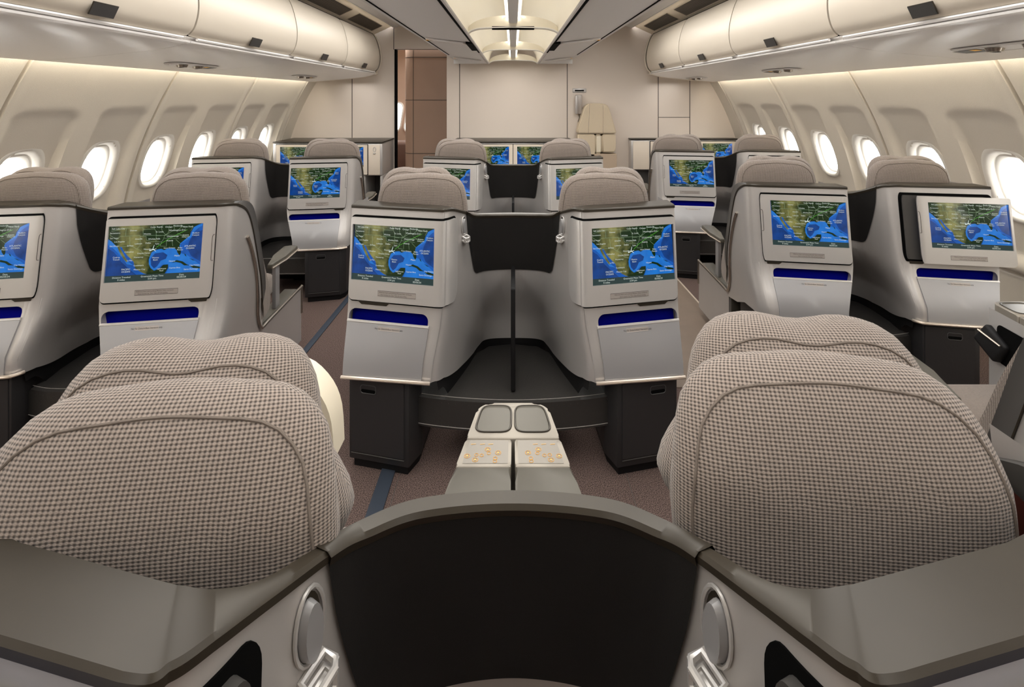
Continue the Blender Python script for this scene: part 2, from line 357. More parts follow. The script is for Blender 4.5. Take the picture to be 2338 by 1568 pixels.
# ---------------------------------------------------------------- seat shells
# contour tables: plan outline (x, y) of the shell's back at several heights; x runs from the flat end to the rounded end
CZ = [0.961, 0.60, 0.36, 0.27]
CONT = {
 'C': [[(.630,.036),(.4575,-.0007),(.285,-.0375),(.255,-.030),(.236,-.006),(.218,.034),(.192,.100),(.168,.150),(.110,.188),(0,.200)],
       [(.630,-.008),(.4575,-.0445),(.285,-.081),(.258,-.072),(.238,-.045),(.217,.010),(.182,.130),(.155,.190),(.105,.225),(0,.240)],
       [(.628,-.078),(.460,-.100),(.315,-.118),(.292,-.114),(.268,-.090),(.238,-.02),(.190,.12),(.155,.25),(.115,.315),(0,.335)],
       [(.628,-.078),(.460,-.100),(.315,-.118),(.290,-.110),(.265,-.085),(.235,-.01),(.188,.14),(.150,.28),(.115,.335),(0,.345)]],
 'A': [[(0,-.009),(.170,.018),(.340,.045),(.385,.053),(.418,.072),(.434,.105),(.436,.170),(.434,.220),(.432,.290),(.424,.360)],
       [(0,-.052),(.170,-.025),(.340,.002),(.383,.012),(.416,.034),(.432,.070),(.434,.150),(.432,.215),(.428,.290),(.415,.360)],
       [(.070,-.125),(.210,-.105),(.345,-.082),(.385,-.070),(.414,-.040),(.426,.0),(.424,.110),(.420,.200),(.412,.290),(.402,.360)],
       [(.070,-.125),(.210,-.105),(.345,-.082),(.385,-.070),(.414,-.040),(.424,.0),(.420,.110),(.416,.200),(.408,.290),(.400,.360)]],
 'W': [[(0,-.009),(.170,.018),(.340,.045),(.382,.055),(.412,.075),(.430,.105),(.462,.170),(.500,.212),(.560,.228),(.720,.230)],
       [(0,-.052),(.170,-.025),(.340,.002),(.380,.014),(.406,.040),(.420,.080),(.440,.170),(.470,.235),(.540,.255),(.720,.258)],
       [(.070,-.125),(.210,-.105),(.345,-.082),(.378,-.070),(.392,-.03),(.385,.06),(.350,.22),(.345,.34),(.420,.43),(.720,.44)],
       [(.070,-.125),(.210,-.105),(.345,-.082),(.375,-.068),(.388,-.02),(.378,.08),(.335,.24),(.330,.36),(.410,.44),(.720,.45)]],
}
INNER = {'C': [(.630,.125),(.465,.066),(.310,.030),(.285,.026),(.256,.026),(.228,.046),(.202,.106),(.181,.160),(.120,.199),(0,.214)],
 'W': [(0,.075),(.17,.102),(.325,.118),(.368,.120),(.396,.124),(.415,.138),(.449,.184),(.492,.228),(.560,.244),(.72,.246)],
 'A': [(0,.075),(.17,.102),(.325,.122),(.373,.126),(.400,.131),(.417,.150),(.420,.185),(.418,.235),(.416,.30),(.408,.36)]}
ZT = {'C': [.961,.961,.961,.960,.957,.945,.919,.894,.885,.8835], 'W': [.961,.961,.961,.961,.956,.948,.915,.893,.885,.884],
      'A': [.961,.961,.961,.961,.960,.952,.912,.820,.600,.420]}
def cat(a, b, c, d, t): return 0.5*((2*b)+(-a+c)*t+(2*a-5*b+4*c-d)*t*t+(-a+3*b-3*c+d)*t**3)
def along(L, k):
    n = len(L)-1; k = min(max(k, 0), n); i = min(int(k), n-1); t = k-i
    g = lambda j: (-L[n-1][0], L[n-1][1]) if (j > n and L[n][0] == 0) else L[min(max(j, 0), n)]
    if i < 2: return tuple(a+(b-a)*t for a, b in zip(L[i], L[i+1]))
    return tuple(cat(a, b, c, d, t) for a, b, c, d in zip(g(i-1), g(i), g(i+1), g(i+2)))
def F0(ty, k, z):
    T = CONT[ty]
    if z >= CZ[1]: i, t = 0, (CZ[0]-z)/(CZ[0]-CZ[1])
    elif z >= CZ[2]:
        i = 1; t = (CZ[1]-z)/(CZ[1]-CZ[2])
        t = t*t*(3-2*t)*0.75+t*0.25
        if ty != 'C': t = min(1, t*1.15)
    else: i, t = 2, min((CZ[2]-z)/(CZ[2]-CZ[3]), 1)
    a, b = along(T[i], k), along(T[i+1], k)
    return Vector((a[0]+(b[0]-a[0])*t, a[1]+(b[1]-a[1])*t, z))
def F(ty, k, z, w=0.0):
    p = F0(ty, k, z)
    if w:
        e = 0.02; du = F0(ty, min(k+e, 9), z)-F0(ty, max(k-e, 0), z); dz = F0(ty, k, z+0.004)-F0(ty, k, z-0.004)
        n = du.cross(dz).normalized()      # points outward (towards -y on the front)
        if ty == 'C': n = -n
        p = p + n*w
    return p
def ztop(ty, k):
    L = ZT[ty]; n = len(L)-1; k = min(max(k, 0), n); i = min(int(k), n-1); t = k-i
    return cat(L[max(i-1, 0)], L[i], L[i+1], L[min(i+2, n)], t)

def sst_(a, b, x): t = min(max((x-a)/(b-a), 0), 1); return t*t*(3-2*t)
class Seat:
    def __init__(s, ty, m, hf=0):
        s.ty, s.m = ty, m
        s.ax, s.ay = (.42*m, .30) if ty == 'C' else (.22*m, .30)
        s.root = empty('airline_seat', (0, 0, 0))
    def T(s, p): return Vector((p[0]*s.m-s.ax, p[1]-s.ay, p[2]))
    def F(s, k, z, w=0): return s.T(F(s.ty, k, z, w))
    def wrap(s, name, loops, m_, th, w=0, ks=None, zs=(), parent=None, ang=35):
        bm = bmesh.new(); fill2d(bm, loops)
        k0 = min(p[0] for p in loops[0]); k1 = max(p[0] for p in loops[0])
        if ks is None: ks = [i*0.125 for i in range(1, 72)]
        cuts(bm, [k for k in ks if k0+1e-3 < k < k1-1e-3 and (k >= 2 or abs(k-1) < 1e-3)], list(zs)+[.42, .48, .54, .60, .75, .85])
        src = [(v, v.co.x, v.co.z) for v in bm.verts]
        for v, k, z in src: v.co = s.F(k, z, w)
        # thicken inwards
        inner = {v: bm.verts.new(s.F(k, z, w-th)) for v, k, z in src}
        fs = bm.faces[:]; bnd = [e for e in bm.edges if len(e.link_faces) == 1]
        for f in fs: bm.faces.new([inner[v] for v in reversed(f.verts)])
        for e in bnd:
            a, b = e.verts
            try: bm.faces.new([a, b, inner[b], inner[a]])
            except ValueError: pass
        return finish(name, bm, m_, parent or s.root, ang)
    def lobe(s, name, cx, cy, zc, outline, T, yaw, lean, m_, parent=None, q=5.0):
        """cushion inflated from an outline; local x across, z up, y thickness"""
        bm = bmesh.new(); N = 56; R = [0.001, .3, .55, .72, .82, .89, .94, .975, .993, 1.0]
        n = len(outline); acc = [0]
        for i in range(n): acc.append(acc[-1]+math.dist(outline[i], outline[(i+1) % n]))
        def ol(t):
            t = (t % 1)*acc[-1]
            for i in range(n):
                if t <= acc[i+1]+1e-9:
                    f = (t-acc[i])/(acc[i+1]-acc[i]); a, b = outline[i], outline[(i+1) % n]; return (a[0]+(b[0]-a[0])*f, a[1]+(b[1]-a[1])*f)
            return outline[0]
        pts = [ol(i/N) for i in range(N)]; cc = (sum(p[0] for p in pts)/N, sum(p[1] for p in pts)/N)
        cyw, syw = math.cos(yaw), math.sin(yaw)
        def place(x, y, z):
            y2 = y+(lean*(z-zc) if z > zc else .10*abs(lean)*(z-zc) if lean > 0 else lean*(z-zc)); X = cx+x*cyw-y2*syw; Y = cy+x*syw+y2*cyw; return s.T((X, Y, z))
        sides = []; UV = {}
        for sg in (-1, 1):
            rings = []
            for r in R:
                d = T*max(0, 1-r**q)**0.5
                rings.append([bm.verts.new(place(cc[0]+(p[0]-cc[0])*r, sg*d, cc[1]+(p[1]-cc[1])*r)) for p in pts])
                dl = 0 if len(rings) == 1 else dl+math.hypot(d-pd, (r-pr)*.2)-(r-pr)*.2
                pd, pr = d, r
                for v_, p in zip(rings[-1], pts):
                    D_ = math.hypot(p[0]-cc[0], p[1]-cc[1]); f_ = r+dl/D_; UV[v_] = ((p[0]-cc[0])*f_, (p[1]-cc[1])*f_)
            for a, b in zip(rings, rings[1:]):
                for i in range(N): bm.faces.new([a[i], a[(i+1) % N], b[(i+1) % N], b[i]])
            bm.faces.new(rings[0]); sides.append(rings[-1])
        ul = bm.loops.layers.uv.new('UVMap')
        for f in bm.faces:
            for l in f.loops: l[ul].uv = UV[l.vert]
        bmesh.ops.remove_doubles(bm, verts=bm.verts, dist=1e-5)
        o = finish(name, bm, m_, parent or s.root, 60)
        # seam piping on the rear face
        bm = bmesh.new(); r = .905; d = T*(1-r**q)**0.5+.0006
        line = [place(cc[0]+(p[0]-cc[0])*r, -d, cc[1]+(p[1]-cc[1])*r) for p in pts]
        tube(bm, line, .0017, 6, closed=True); finish('piping', bm, M['piping'], o)
        return o

def head_outline(hw, top, bot, flare=1.0, dip=0.0):
    # smooth trapezoid with big rounded shoulders, listed around
    h = [(1.05, bot), (1.24, .835), (1.20, .868), (1.04, .915), (.985, .955), (.93, top-.060), (.80, top-.024), (.62, top-.006), (.35, top)] if flare < 0 else [(flare, bot), ((1+flare)/2, bot+(top-bot)*.32), (1.0, bot+(top-bot)*.55), (.93, top-.060), (.80, top-.024), (.62, top-.006), (.35, top)]
    r = [(-hw*a, z) for a, z in h]+[(0, top-dip)]+[(hw*a, z) for a, z in h[::-1]]
    return smooth_line(r, 4)

def make_seat(ty, m, deployed=0, hy=0.0, hf=0.0, lean=.05, dz=0.0, seatbody=True):
    s = Seat(ty, m); C = ty == 'C'; R = s.root
    kc = 4.75 if C else 2.95            # where the monitor's rounded edge sits
    kend = 9
    # silver shell with a real opening for the literature pocket
    top = [(k/8, ztop(ty, k/8)-.012) for k in range(0, 73)]
    if C: bottom = [(9, .29), (6.5, .29), (5.4, .312), (4.4, .342), (3.4, .352), (0, .352)]
    elif ty == 'W': bottom = [(9, .29), (6.5, .29), (5.4, .312), (4.4, .342), (3.3, .352), (0, .352)]
    else:
        top = [p for p in top]; bottom = [(9, .30), (7, .335), (6, .37), (5.2, .375), (4.2, .362), (3.3, .352), (0, .352)]
    zs = (.30, .36, .39)
    hole = rrect(.035, 1.86 if C else 2.05, .372, .579, ((.02, .004), (.02, .004), (.16, .028), (.16, .028)))
    sh = s.wrap('shell', [top+bottom, hole], M['silver'], .012, zs=zs)
    # blue lining behind the opening
    s.wrap('pocket_lining', [[(.03, .365), (2.1, .365), (2.1, .60), (.03, .60)]], M['blue'], .003, w=-.030)
    # pocket front panel, standing proud of the shell
    pk = s.wrap('magazine_pocket', [rrect(.02, 1.90 if C else 2.12, .362, .536, (0, 0, (.06, .008), (.06, .008)))], M['panel_grey'], .010, w=.007)
    bm = bmesh.new(); ke = 1.90 if C else 2.12
    tube(bm, [s.F(.02+(ke-.02)*i/24, .536, .003) for i in range(25)], .006, 8); finish('lip', bm, M['silver_light'], pk)
    bm = bmesh.new(); ks_ = 1.0
    def lp(u, v, ww): return s.F(ks_+u, v, ww)
    plate = [(-.25, .512), (.25, .512), (.25, .524), (-.25, .524)]
    f = bm.faces.new([bm.verts.new(lp(u, v, .0078)) for u, v in plate]); tube(bm, [lp(u, v, .0078) for u, v in plate], .0007, 4, closed=True); finish('label_plate', bm, M['mat_label'], pk)
    flip = m*(-1 if C else 1)            # +1 when k grows towards +x on the world side
    sc = (.1725 if C else .17)
    bm = bmesh.new(); text_bm(bm, 'Nur für Zeitschriften/ literature only', .0075, lambda a, b: lp(flip*a/sc, .5155+b, .0084)); finish('label_text', bm, M['text_dark'], pk)
    # monitor: flat black sheet as the shaded gap around it, silver frame with a window for the screen, screen
    mk0 = .03
    ri = (.10, .02); ro = (.55, .05) if C else (.22, .035)
    g = .06 if C else .055
    if deployed: g = .22
    s.wrap('monitor_gap_sheet', [rrect(mk0-.02, kc+g, .605, .924, (ri, ((.62, .058) if C else (.36, .053)), ((.38, .032) if C else (.28, .034)), ri))], M['gap'], .004, w=.0022)
    so0, so1 = .045, (1.965 if C else 1.985)          # opening k range
    z0, z1 = .684, .889
    hole = rrect(so0+.02, so1, z0, z1, (0, 0, 0, 0))
    if C: hole = [(.075, z0), (1.965, z0), (1.965, z1), (.075, z1)]
    else: hole = [(.085, z0), (2.0, z0), (2.0, z1), (.085, z1)]
    mon = s.wrap('monitor', [rrect(mk0, kc, .612, .916, (ri, ((.6, .055) if C else (.34, .050)), ((.38, .028) if C else (.26, .030)), (.05, .008))), hole], M['silver_light'], .012, w=.0115, zs=(.64, .66))
    hk0, hk1 = hole[0][0], hole[1][0]
    a, b, c, d = s.F(hk0, z0, .0045), s.F(hk1, z0, .0045), s.F(hk0, z1, .0045), s.F(hk1, z1, .0045)
    if a.x > b.x: a, b, c, d = b, a, d, c
    put_screen(mon, a, b, c)
    bm = bmesh.new()
    f = [bm.verts.new(s.F(k, z, .0122)) for k, z in ((.72, .634), (1.58, .634), (1.58, .652), (.72, .652))]; bm.faces.new(f); finish('placard', bm, M['mat_label'], mon)
    bm = bmesh.new(); tube(bm, [s.F(k, z, .0122) for k, z in ((.72, .634), (1.58, .634), (1.58, .652), (.72, .652))], .0007, 4, closed=True); finish('placard_frame', bm, M['seam'], mon)
    bm = bmesh.new(); text_bm(bm, 'Während Start und Landung Monitor bitte verstauen', .0060, lambda u, v: s.F(1.12+flip*u/sc, .6448+v, .0126))
    text_bm(bm, 'Stow monitor for Taxi, Take-off and Landing', .0056, lambda u, v: s.F(1.08+flip*u/sc, .6370+v, .0126)); finish('placard_text', bm, M['text_dark'], mon)
    if not C:   # touch latch at the rounded edge
        bm = bmesh.new()
        L_ = smooth_line([(2.92, .845), (2.74, .843), (2.66, .825), (2.66, .77), (2.66, .755), (2.70, .748), (2.9, .748)], 3)
        tube(bm, [s.F(k, z, .0117) for k, z in L_], .0011, 5); finish('latch', bm, M['seam'], mon)
    if deployed:
        dx, dy = (.040, -.045) if not C else (.05, -.03)
        mon.location = (-dx*m if not C else dx*m, dy, 0)
        s.wrap('swing_tray', [rrect(mk0+.1, kc-.12, .618, .912, (ri, ro, (.3, .03), ri))], M['charcoal'], .012, w=.014)
    # finger slot under the monitor
    kf = 2.0 if not C else .35
    bm_ks = [(kf-.25, .6085), (kf+.45, .6085), (kf+.38, .596), (kf-.15, .596)] if not C else [(.22, .6085), (.98, .6085), (.9, .596), (.32, .596)]
    s.wrap('finger_slot', [bm_ks], M['rim'], .002, w=.003)
    # champagne trim strip along the shell's lower edge
    bm = bmesh.new(); kk = 2.35 if C else 3.6
    tube(bm, [s.F(kk*i/30, .357, .012) for i in range(31)], .0065, 8); finish('trim_strip', bm, M['trim'], R)
    # dark rim along the top with the flat shelf behind it
    bm = bmesh.new(); n = 90; prof = []
    kmax = 9.0
    for i in range(n+1):
        k = kmax*i/n; zt = ztop(ty, k)
        # shelf depth behind the front edge
        if C: dpt = .082 if k < 2.2 else (.082-.070*min(1, (k-2.2)/3.2))
        elif ty == 'W': dpt = .082 if k < 2.2 else (.082-.070*min(1, (k-2.2)/3.4))
        else: dpt = .082 if k < 2.2 else (.082-.066*min(1, (k-2.2)/3.0))
        row = [s.F(k, zt-.013, .0005), s.F(k, zt-.012, .004), s.F(k, zt-.004, .0045), s.F(k, zt, 0.001)]
        ff = s.F(k, zt, 0)
        q_ = along(INNER[ty], k); inner = s.T((q_[0], q_[1], zt))
        inn2 = inner.copy(); inn2.z -= .004; inn3 = inner.copy(); inn3.z -= .05
        prof.append([bm.verts.new(p) for p in row+[inner, inn2, inn3]])
    for a, b in zip(prof, prof[1:]):
        for i in range(len(a)-1): bm.faces.new([a[i], a[i+1], b[i+1], b[i]])
    bmesh.ops.remove_doubles(bm, verts=bm.verts, dist=1e-6)
    finish('top_rim', bm, M['rim'], R, 40)
    # side face at the flat end (closes the shelf and monitor housing)
    bm = bmesh.new()
    zz = [.961-.012, .85, .75, .65, .60, .56, .52, .48, .44, .40, .352]
    A_ = [bm.verts.new(s.F(0.0, z, .0)) for z in zz]; B_ = [bm.verts.new(s.F(0.0, z, 0)+Vector((0, .22, 0))) for z in zz]
    for i in range(len(zz)-1): bm.faces.new([A_[i], A_[i+1], B_[i+1], B_[i]])
    finish('end_panel', bm, M['silver'], R)
    # black stowage cabinet under the shell, with door and handle
    if C: P4 = [(.612, -.052), (.378, -.106), (.345, -.03), (.33, .25), (.612, .25)]
    elif ty == 'W': P4 = [(.150, -.118), (.366, -.068), (.368, -.02), (.325, .14), (.150, .14)]
    else: P4 = [(.150, -.118), (.372, -.066), (.395, -.02), (.395, .22), (.150, .22)]
    pts = [s.T((x, y, 0)) for x, y in P4]
    bm = bmesh.new(); prism(bm, [(p.x, p.y) for p in pts], .035, .353, .004)
    cb = finish('stowage_cabinet', bm, M['cabinet'], R)
    bm = bmesh.new(); c_ = sum((p for p in pts), Vector())/5
    prism(bm, [((p.x-c_.x)*.9+c_.x, (p.y-c_.y)*.9+c_.y) for p in pts], .0, .04); finish('plinth', bm, M['black'], cb)
    a, b = pts[0], pts[1]; d = (b-a).normalized(); nrm = Vector((d.y, -d.x, 0))
    if nrm.y > 0: nrm = -nrm
    L = (b-a).length
    def onf(u, z, w): return a+d*(u*L)+nrm*w+Vector((0, 0, z))
    bm = bmesh.new()
    u0, u1 = (.05, .93) if C else (.10, .97)
    for (ua, ub, za, zb) in ((u0, u1, .065, .340),):
        o_ = [onf(u, z, .0) for u, z in ((ua, za), (ub, za), (ub, zb), (ua, zb))]; i_ = [onf(u, z, .005) for u, z in ((ua+.006, za+.002), (ub-.006, za+.002), (ub-.006, zb-.002), (ua+.006, zb-.002))]
        vo = [bm.verts.new(p) for p in o_]; vi = [bm.verts.new(p) for p in i_]; bm.faces.new(vi)
        for i in range(4): bm.faces.new([vo[i], vo[(i+1) % 4], vi[(i+1) % 4], vi[i]])
    finish('door', bm, M['cabinet'], cb)
    bm = bmesh.new(); cu = .34 if C else .45; hw = .13
    ring = rrect(cu-hw, cu+hw, .288, .318, [(.04, .012)]*4, 4)
    tube(bm, [onf(u, z, .006) for u, z in ring], .0018, 6, closed=True)
    hd_ = finish('door_handle', bm, M['handle'], cb); bm = bmesh.new(); bm.faces.new([bm.verts.new(onf(u, z, .0064)) for u, z in rrect(cu-hw+.01, cu+hw-.01, .290, .303, [(.03, .005)]*4, 4)])
    finish('handle_slot', bm, M['gap'], cb)
    bm = bmesh.new(); tube(bm, [onf(u0, .062, .005), onf(u1, .062, .005)], .0016, 6); finish('door_edge', bm, M['charcoal'], cb)
    # headrest and pillow
    if C: cx, yaw, hw = .374, -.10, .186
    else: cx, yaw, hw = .238, .13, .192
    if ty == 'C': dxf = .045
    else: dxf = -.072
    s.lobe('headrest', cx, (.148 if C else .178)+hy, .95, head_outline(hw, 1.063+dz, .74, .94, -.004), .046, yaw, lean, M['fabric'], q=6)
    hp = s.lobe('head_pillow', cx+dxf, .282+hf, .95, head_outline(hw*(.90 if C else .94), 1.070+1.4*dz, .79, -1 if C else .85, .008), .064, yaw, .25, M['fabric'], q=5)
    # upholstered back and seat cushion
    if seatbody:
        bx = cx+dxf*2; o_ = [(-.18, .33), (-.19, .5), (-.19, .80), (-.15, .88), (.15, .88), (.19, .80), (.19, .5), (.18, .33)]
        s.lobe('backrest', bx-dxf*.3, .36+hf, .60, smooth_line(o_+[o_[0]], 4)[:-1], .065, yaw, -.20, M['fabric'], q=6)
        bm = bmesh.new(); sx_ = 0 if C else -.035; pts_ = [(bx-.19+sx_, .42), (bx+.18+sx_, .42), (bx+.165+sx_, .74 if C else .86), (bx-.19+sx_, .74 if C else .86)]
        q_ = [s.T((x, y, 0)) for x, y in pts_]; prism(bm, [(p.x, p.y) for p in q_], .29, .41, .035, 4); box_uv(finish('seat_cushion', bm, M['fabric'], R))
        bm = bmesh.new(); q_ = [s.T((x, y, 0)) for x, y in ((bx-.17+sx_, .30), (bx+.15+sx_, .30), (bx+.15+sx_, .70), (bx-.17+sx_, .70))]; prism(bm, [(p.x, p.y) for p in q_], .0, .29); finish('seat_base', bm, M['black'], R)
    # inner charcoal liner of the shell wing
    if ty == 'A':
        # bright edge tube around the wing opening and along the low console
        path = [(6.05, .80), (6.7, .74), (7.3, .64), (7.7, .52), (8.0, .42), (8.25, .365), (8.6, .338), (9.0, .332)]
        pl = [s.F(k, z, .004) for k, z in path]+[s.T((.402, .42, .334)), s.T((.396, .58, .338)), s.T((.388, .80, .342)), s.T((.387, .812, .33)), s.T((.387, .812, .20))]
        pl = [Vector(p) for p in smooth_line([tuple(p) for p in pl], 4)]
        bm = bmesh.new(); tube(bm, pl, .0075, 8); finish('edge_tube', bm, M['chrome'], R)
        # console side panel and its top
        bm = bmesh.new()
        side = [s.T(p) for p in ((.398, .345, .05), (.386, .812, .05), (.386, .812, .33), (.400, .345, .325))]
        back = [p+Vector((-.014*m, 0, 0)) for p in side]
        v1 = [bm.verts.new(p) for p in side]; v2 = [bm.verts.new(p) for p in back]; bm.faces.new(v1); bm.faces.new(v2[::-1])
        for i in range(4): bm.faces.new([v1[i], v2[i], v2[(i+1) % 4], v1[(i+1) % 4]])
        finish('side_panel', bm, M['silver'], R)
        bm = bmesh.new(); q_ = [s.T(p) for p in ((.388, .34, 0), (.376, .80, 0), (.30, .80, 0), (.34, .34, 0))]
        prism(bm, [(p.x, p.y) for p in q_], .10, .335, .003); finish('side_console', bm, M['arm_olive'], R)
        # folding armrest
        bm = bmesh.new(); q_ = [s.T(p) for p in ((.375, .545, 0), (.368, .60, 0), (.352, .60, 0), (.356, .545, 0))]
        prism(bm, [(p.x, p.y) for p in q_], .335, .545, .002); ar = finish('armrest', bm, M['panel_grey'], R)
        bm = bmesh.new(); q_ = [s.T(p) for p in ((.385, .49, 0), (.392, .62, 0), (.378, .79, 0), (.345, .805, 0), (.305, .78, 0), (.325, .62, 0), (.362, .485, 0))]
        prism(bm, [(p.x, p.y) for p in q_], .548, .575, .007, 3); finish('arm_pad', bm, M['arm_olive'], ar)
        bm = bmesh.new(); pp = [s.T(p) for p in ((.386, .488, .556), (.395, .62, .556), (.381, .79, .556), (.35, .808, .556))]
        tube(bm, pp, .004, 6); finish('arm_trim', bm, M['trim'], ar)
        # upholstered side bolster inside the wing
        bm = bmesh.new(); ol = smooth_line([(.15, .93), (.24, .925), (.34, .74), (.395, .60), (.435, .50), (.445, .42), (.41, .365), (.30, .36), (.25, .45), (.20, .70)], 3)
        va = [bm.verts.new(s.T((.405-.06*(z < .45)*0, y, z))) for y, z in ol]; vb = [bm.verts.new(s.T((.335, y, z))) for y, z in ol]
        bm.faces.new(va); bm.faces.new(vb[::-1])
        for i in range(len(ol)): bm.faces.new([va[i], va[(i+1) % len(ol)], vb[(i+1) % len(ol)], vb[i]])
        bmesh.ops.recalc_face_normals(bm, faces=bm.faces); bmesh.ops.remove_doubles(bm, verts=bm.verts, dist=1e-4)
        bmesh.ops.bevel(bm, geom=[e for e in bm.edges if len(e.link_faces) == 2 and e.calc_face_angle(0) > 1.0], offset=.016, segments=3, affect='EDGES')
        box_uv(finish('side_bolster', bm, M['fabric'], R, 60))
        # dark inside face of the wing
        bm = bmesh.new(); rows = []
        for k in [4.6+.2*i for i in range(23)]:
            zt = ztop('A', k)
            g_ = sst_(4.0, 6.4, k); top_p = s.F(k, zt, .001); out_p = top_p+Vector((-.008*m, .050*g_, .016*g_)); in_p = out_p+Vector((-.016*m, 0, 0))
            rows.append([bm.verts.new(s.F(k, zt-.008, .004)), bm.verts.new(top_p), bm.verts.new(out_p), bm.verts.new(in_p), bm.verts.new(in_p+Vector((-.012*m, -.03, -.02)))])
        for a, b in zip(rows, rows[1:]):
            for i in range(4): bm.faces.new([a[i], a[i+1], b[i+1], b[i]])
        finish('wing_liner', bm, M['charcoal'], R, 50)
    if C:
        # outer wing wrapping the sitter on the aisle side
        bm = bmesh.new(); path = [(.632, .118, .955), (.634, .20, .935), (.630, .28, .885), (.624, .35, .80), (.618, .41, .68), (.615, .46, .53), (.612, .53, .41), (.612, .64, .355), (.612, .80, .345)]
        rows = []
        for x, y, z in smooth_line(path, 4):
            rows.append([bm.verts.new(s.T((x, y, sst_(.25, .33, y)*-.29+.35))), bm.verts.new(s.T((x, y, z-.012))), bm.verts.new(s.T((x+.002, y, z))), bm.verts.new(s.T((x-.022, y, z))), bm.verts.new(s.T((x-.024, y, z-.012))), bm.verts.new(s.T((x-.02, y, .35)))])
        for a, b in zip(rows, rows[1:]):
            for i in range(5): bm.faces.new([a[i], a[i+1], b[i+1], b[i]])
        me_ = finish('side_wing', bm, M['charcoal'], R, 50)
        # reading lamp and coat hook on the crease
        bm = bmesh.new(); kh = 5.66
        ov = [s.F(kh+.22*math.cos(t*2*PI/20), .868+.036*math.sin(t*2*PI/20), .0025) for t in range(20)]
        tube(bm, ov, .0022, 6, closed=True); hk = finish('coat_hook', bm, M['silver_light'], R)
        bm = bmesh.new(); f = bm.faces.new([bm.verts.new(s.F(kh+.18*math.cos(t*2*PI/20), .868+.031*math.sin(t*2*PI/20), .001)) for t in range(20)]); finish('recess', bm, M['rim'], hk)
        bm = bmesh.new()
        loop = [bm.verts.new(s.F(kh-.03+.13*math.cos(t*2*PI/20), .866+.028*math.sin(t*2*PI/20), .011)) for t in range(20)]; bm.faces.new(loop)
        lo2 = [bm.verts.new(s.F(kh-.03+.15*math.cos(t*2*PI/20), .866+.030*math.sin(t*2*PI/20), .002)) for t in range(20)]
        for i in range(20): bm.faces.new([loop[i], loop[(i+1) % 20], lo2[(i+1) % 20], lo2[i]])
        finish('lamp_cover', bm, M['panel_grey'], hk)
        bm = bmesh.new(); ck = [s.F(kh-.16, .825, .003), s.F(kh-.18, .820, .016), s.F(kh-.1, .819, .021), s.F(kh+.1, .819, .021), s.F(kh+.18, .820, .016), s.F(kh+.16, .825, .003)]
        tube(bm, ck, .0042, 8, closed=True); ck2 = [p-Vector((0, 0, .015)) for p in ck]; tube(bm, ck2, .0042, 8, closed=True)
        for a, b in zip(ck[1:-1], ck2[1:-1]): tube(bm, [a, b], .0042, 6)
        fv = [bm.verts.new(p) for p in ck2]; bm.faces.new(fv)
        finish('hook', bm, M['silver_light'], hk)
    return R

# ---------------------------------------------------------------- place the seats
XL, XLW, XR, XRW = -1.547, -2.223, 1.565, 2.237
def anchor(ty, m): return (.42*m, .30) if ty == 'C' else (.22*m, .30)
def put(o, ty, m, X0, Y0, label):
    ax, ay = anchor(ty, m); o.location = (X0+ax, 1.9+Y0+ay, 0)
    tag(o, label, 'airplane seat', 'business class seats'); return o
B, CROW = 0.0, 1.536
pCR = make_seat('C', 1); pCL = make_seat('C', -1)
pAL = make_seat('A', 1); pWL = make_seat('W', 1); pAR = make_seat('A', -1); pWR = make_seat('W', -1)
put(pCL, 'C', -1, 0, B, 'left middle seat of the second row, its lit map screen fully visible')
put(pCR, 'C', 1, 0, B, 'right middle seat of the second row, its lit map screen fully visible')
put(pAL, 'A', 1, XL, B, 'left aisle seat with folding armrest, large lit map screen, nearest on the left')
put(pWL, 'W', 1, XLW, B, 'seat at the left edge of the picture, its map screen cut off by the frame')
put(pAR, 'A', -1, XR, .429, 'right aisle seat of the nearer right pair, armrest sticking out to its left')
dWR = make_seat('W', -1, deployed=1)
put(dWR, 'W', -1, XRW, .429, 'window seat of the nearer right pair, its monitor swung out of a black recess')
put(copy_tree(pCL), 'C', -1, 0, CROW, 'left seat of the farther middle pair, screen half hidden by a headrest')
put(copy_tree(pCR), 'C', 1, 0, CROW, 'right seat of the farther middle pair, screen partly hidden by a headrest')
put(copy_tree(pAL), 'A', 1, XL, CROW, 'farther left aisle seat before the left screen cabinet, black stowage door in full view')
put(copy_tree(pWL), 'W', 1, XLW, CROW, 'farther left window seat, small strip of map screen showing over a headrest')
put(copy_tree(pAR), 'A', -1, XR, .429+1.53, 'farther right aisle seat before the right screen cabinet, whole small map screen visible')
put(pWR, 'W', -1, XRW, .429+1.53, 'farther right window seat, only its headrest and shell top showing behind the nearer aisle seat')
fCL = make_seat('C', -1, deployed=1, hy=-.028, hf=-.045, lean=.4, dz=-.010); fCR = make_seat('C', 1, deployed=1, hy=.03, hf=.025, lean=.45, dz=-.010)
put(fCL, 'C', -1, 0, -1.50, 'nearest seat at lower left with large woven headrest filling the corner')
put(fCR, 'C', 1, 0, -1.50, 'nearest seat at lower right, large woven headrest reaching higher than the left one')
put(copy_tree(pAR), 'A', -1, XR, .429-1.49, 'seat cut off by the right edge of the picture, woven side and dark shell only')
# rust coloured lining inside the near right seat's side wing
ax, ay = anchor('C', 1)
bm = bmesh.new(); ol = rrect(.13, .42, .45, .905, [(.03, .03), (.03, .03), (.1, .12), (.08, .06)], 6)
bm.faces.new([bm.verts.new((.604-ax, y-ay, z)) for y, z in ol]); finish('wing_lining', bm, M['orange_dark'], fCR)['label'] = 'rust orange inner lining'
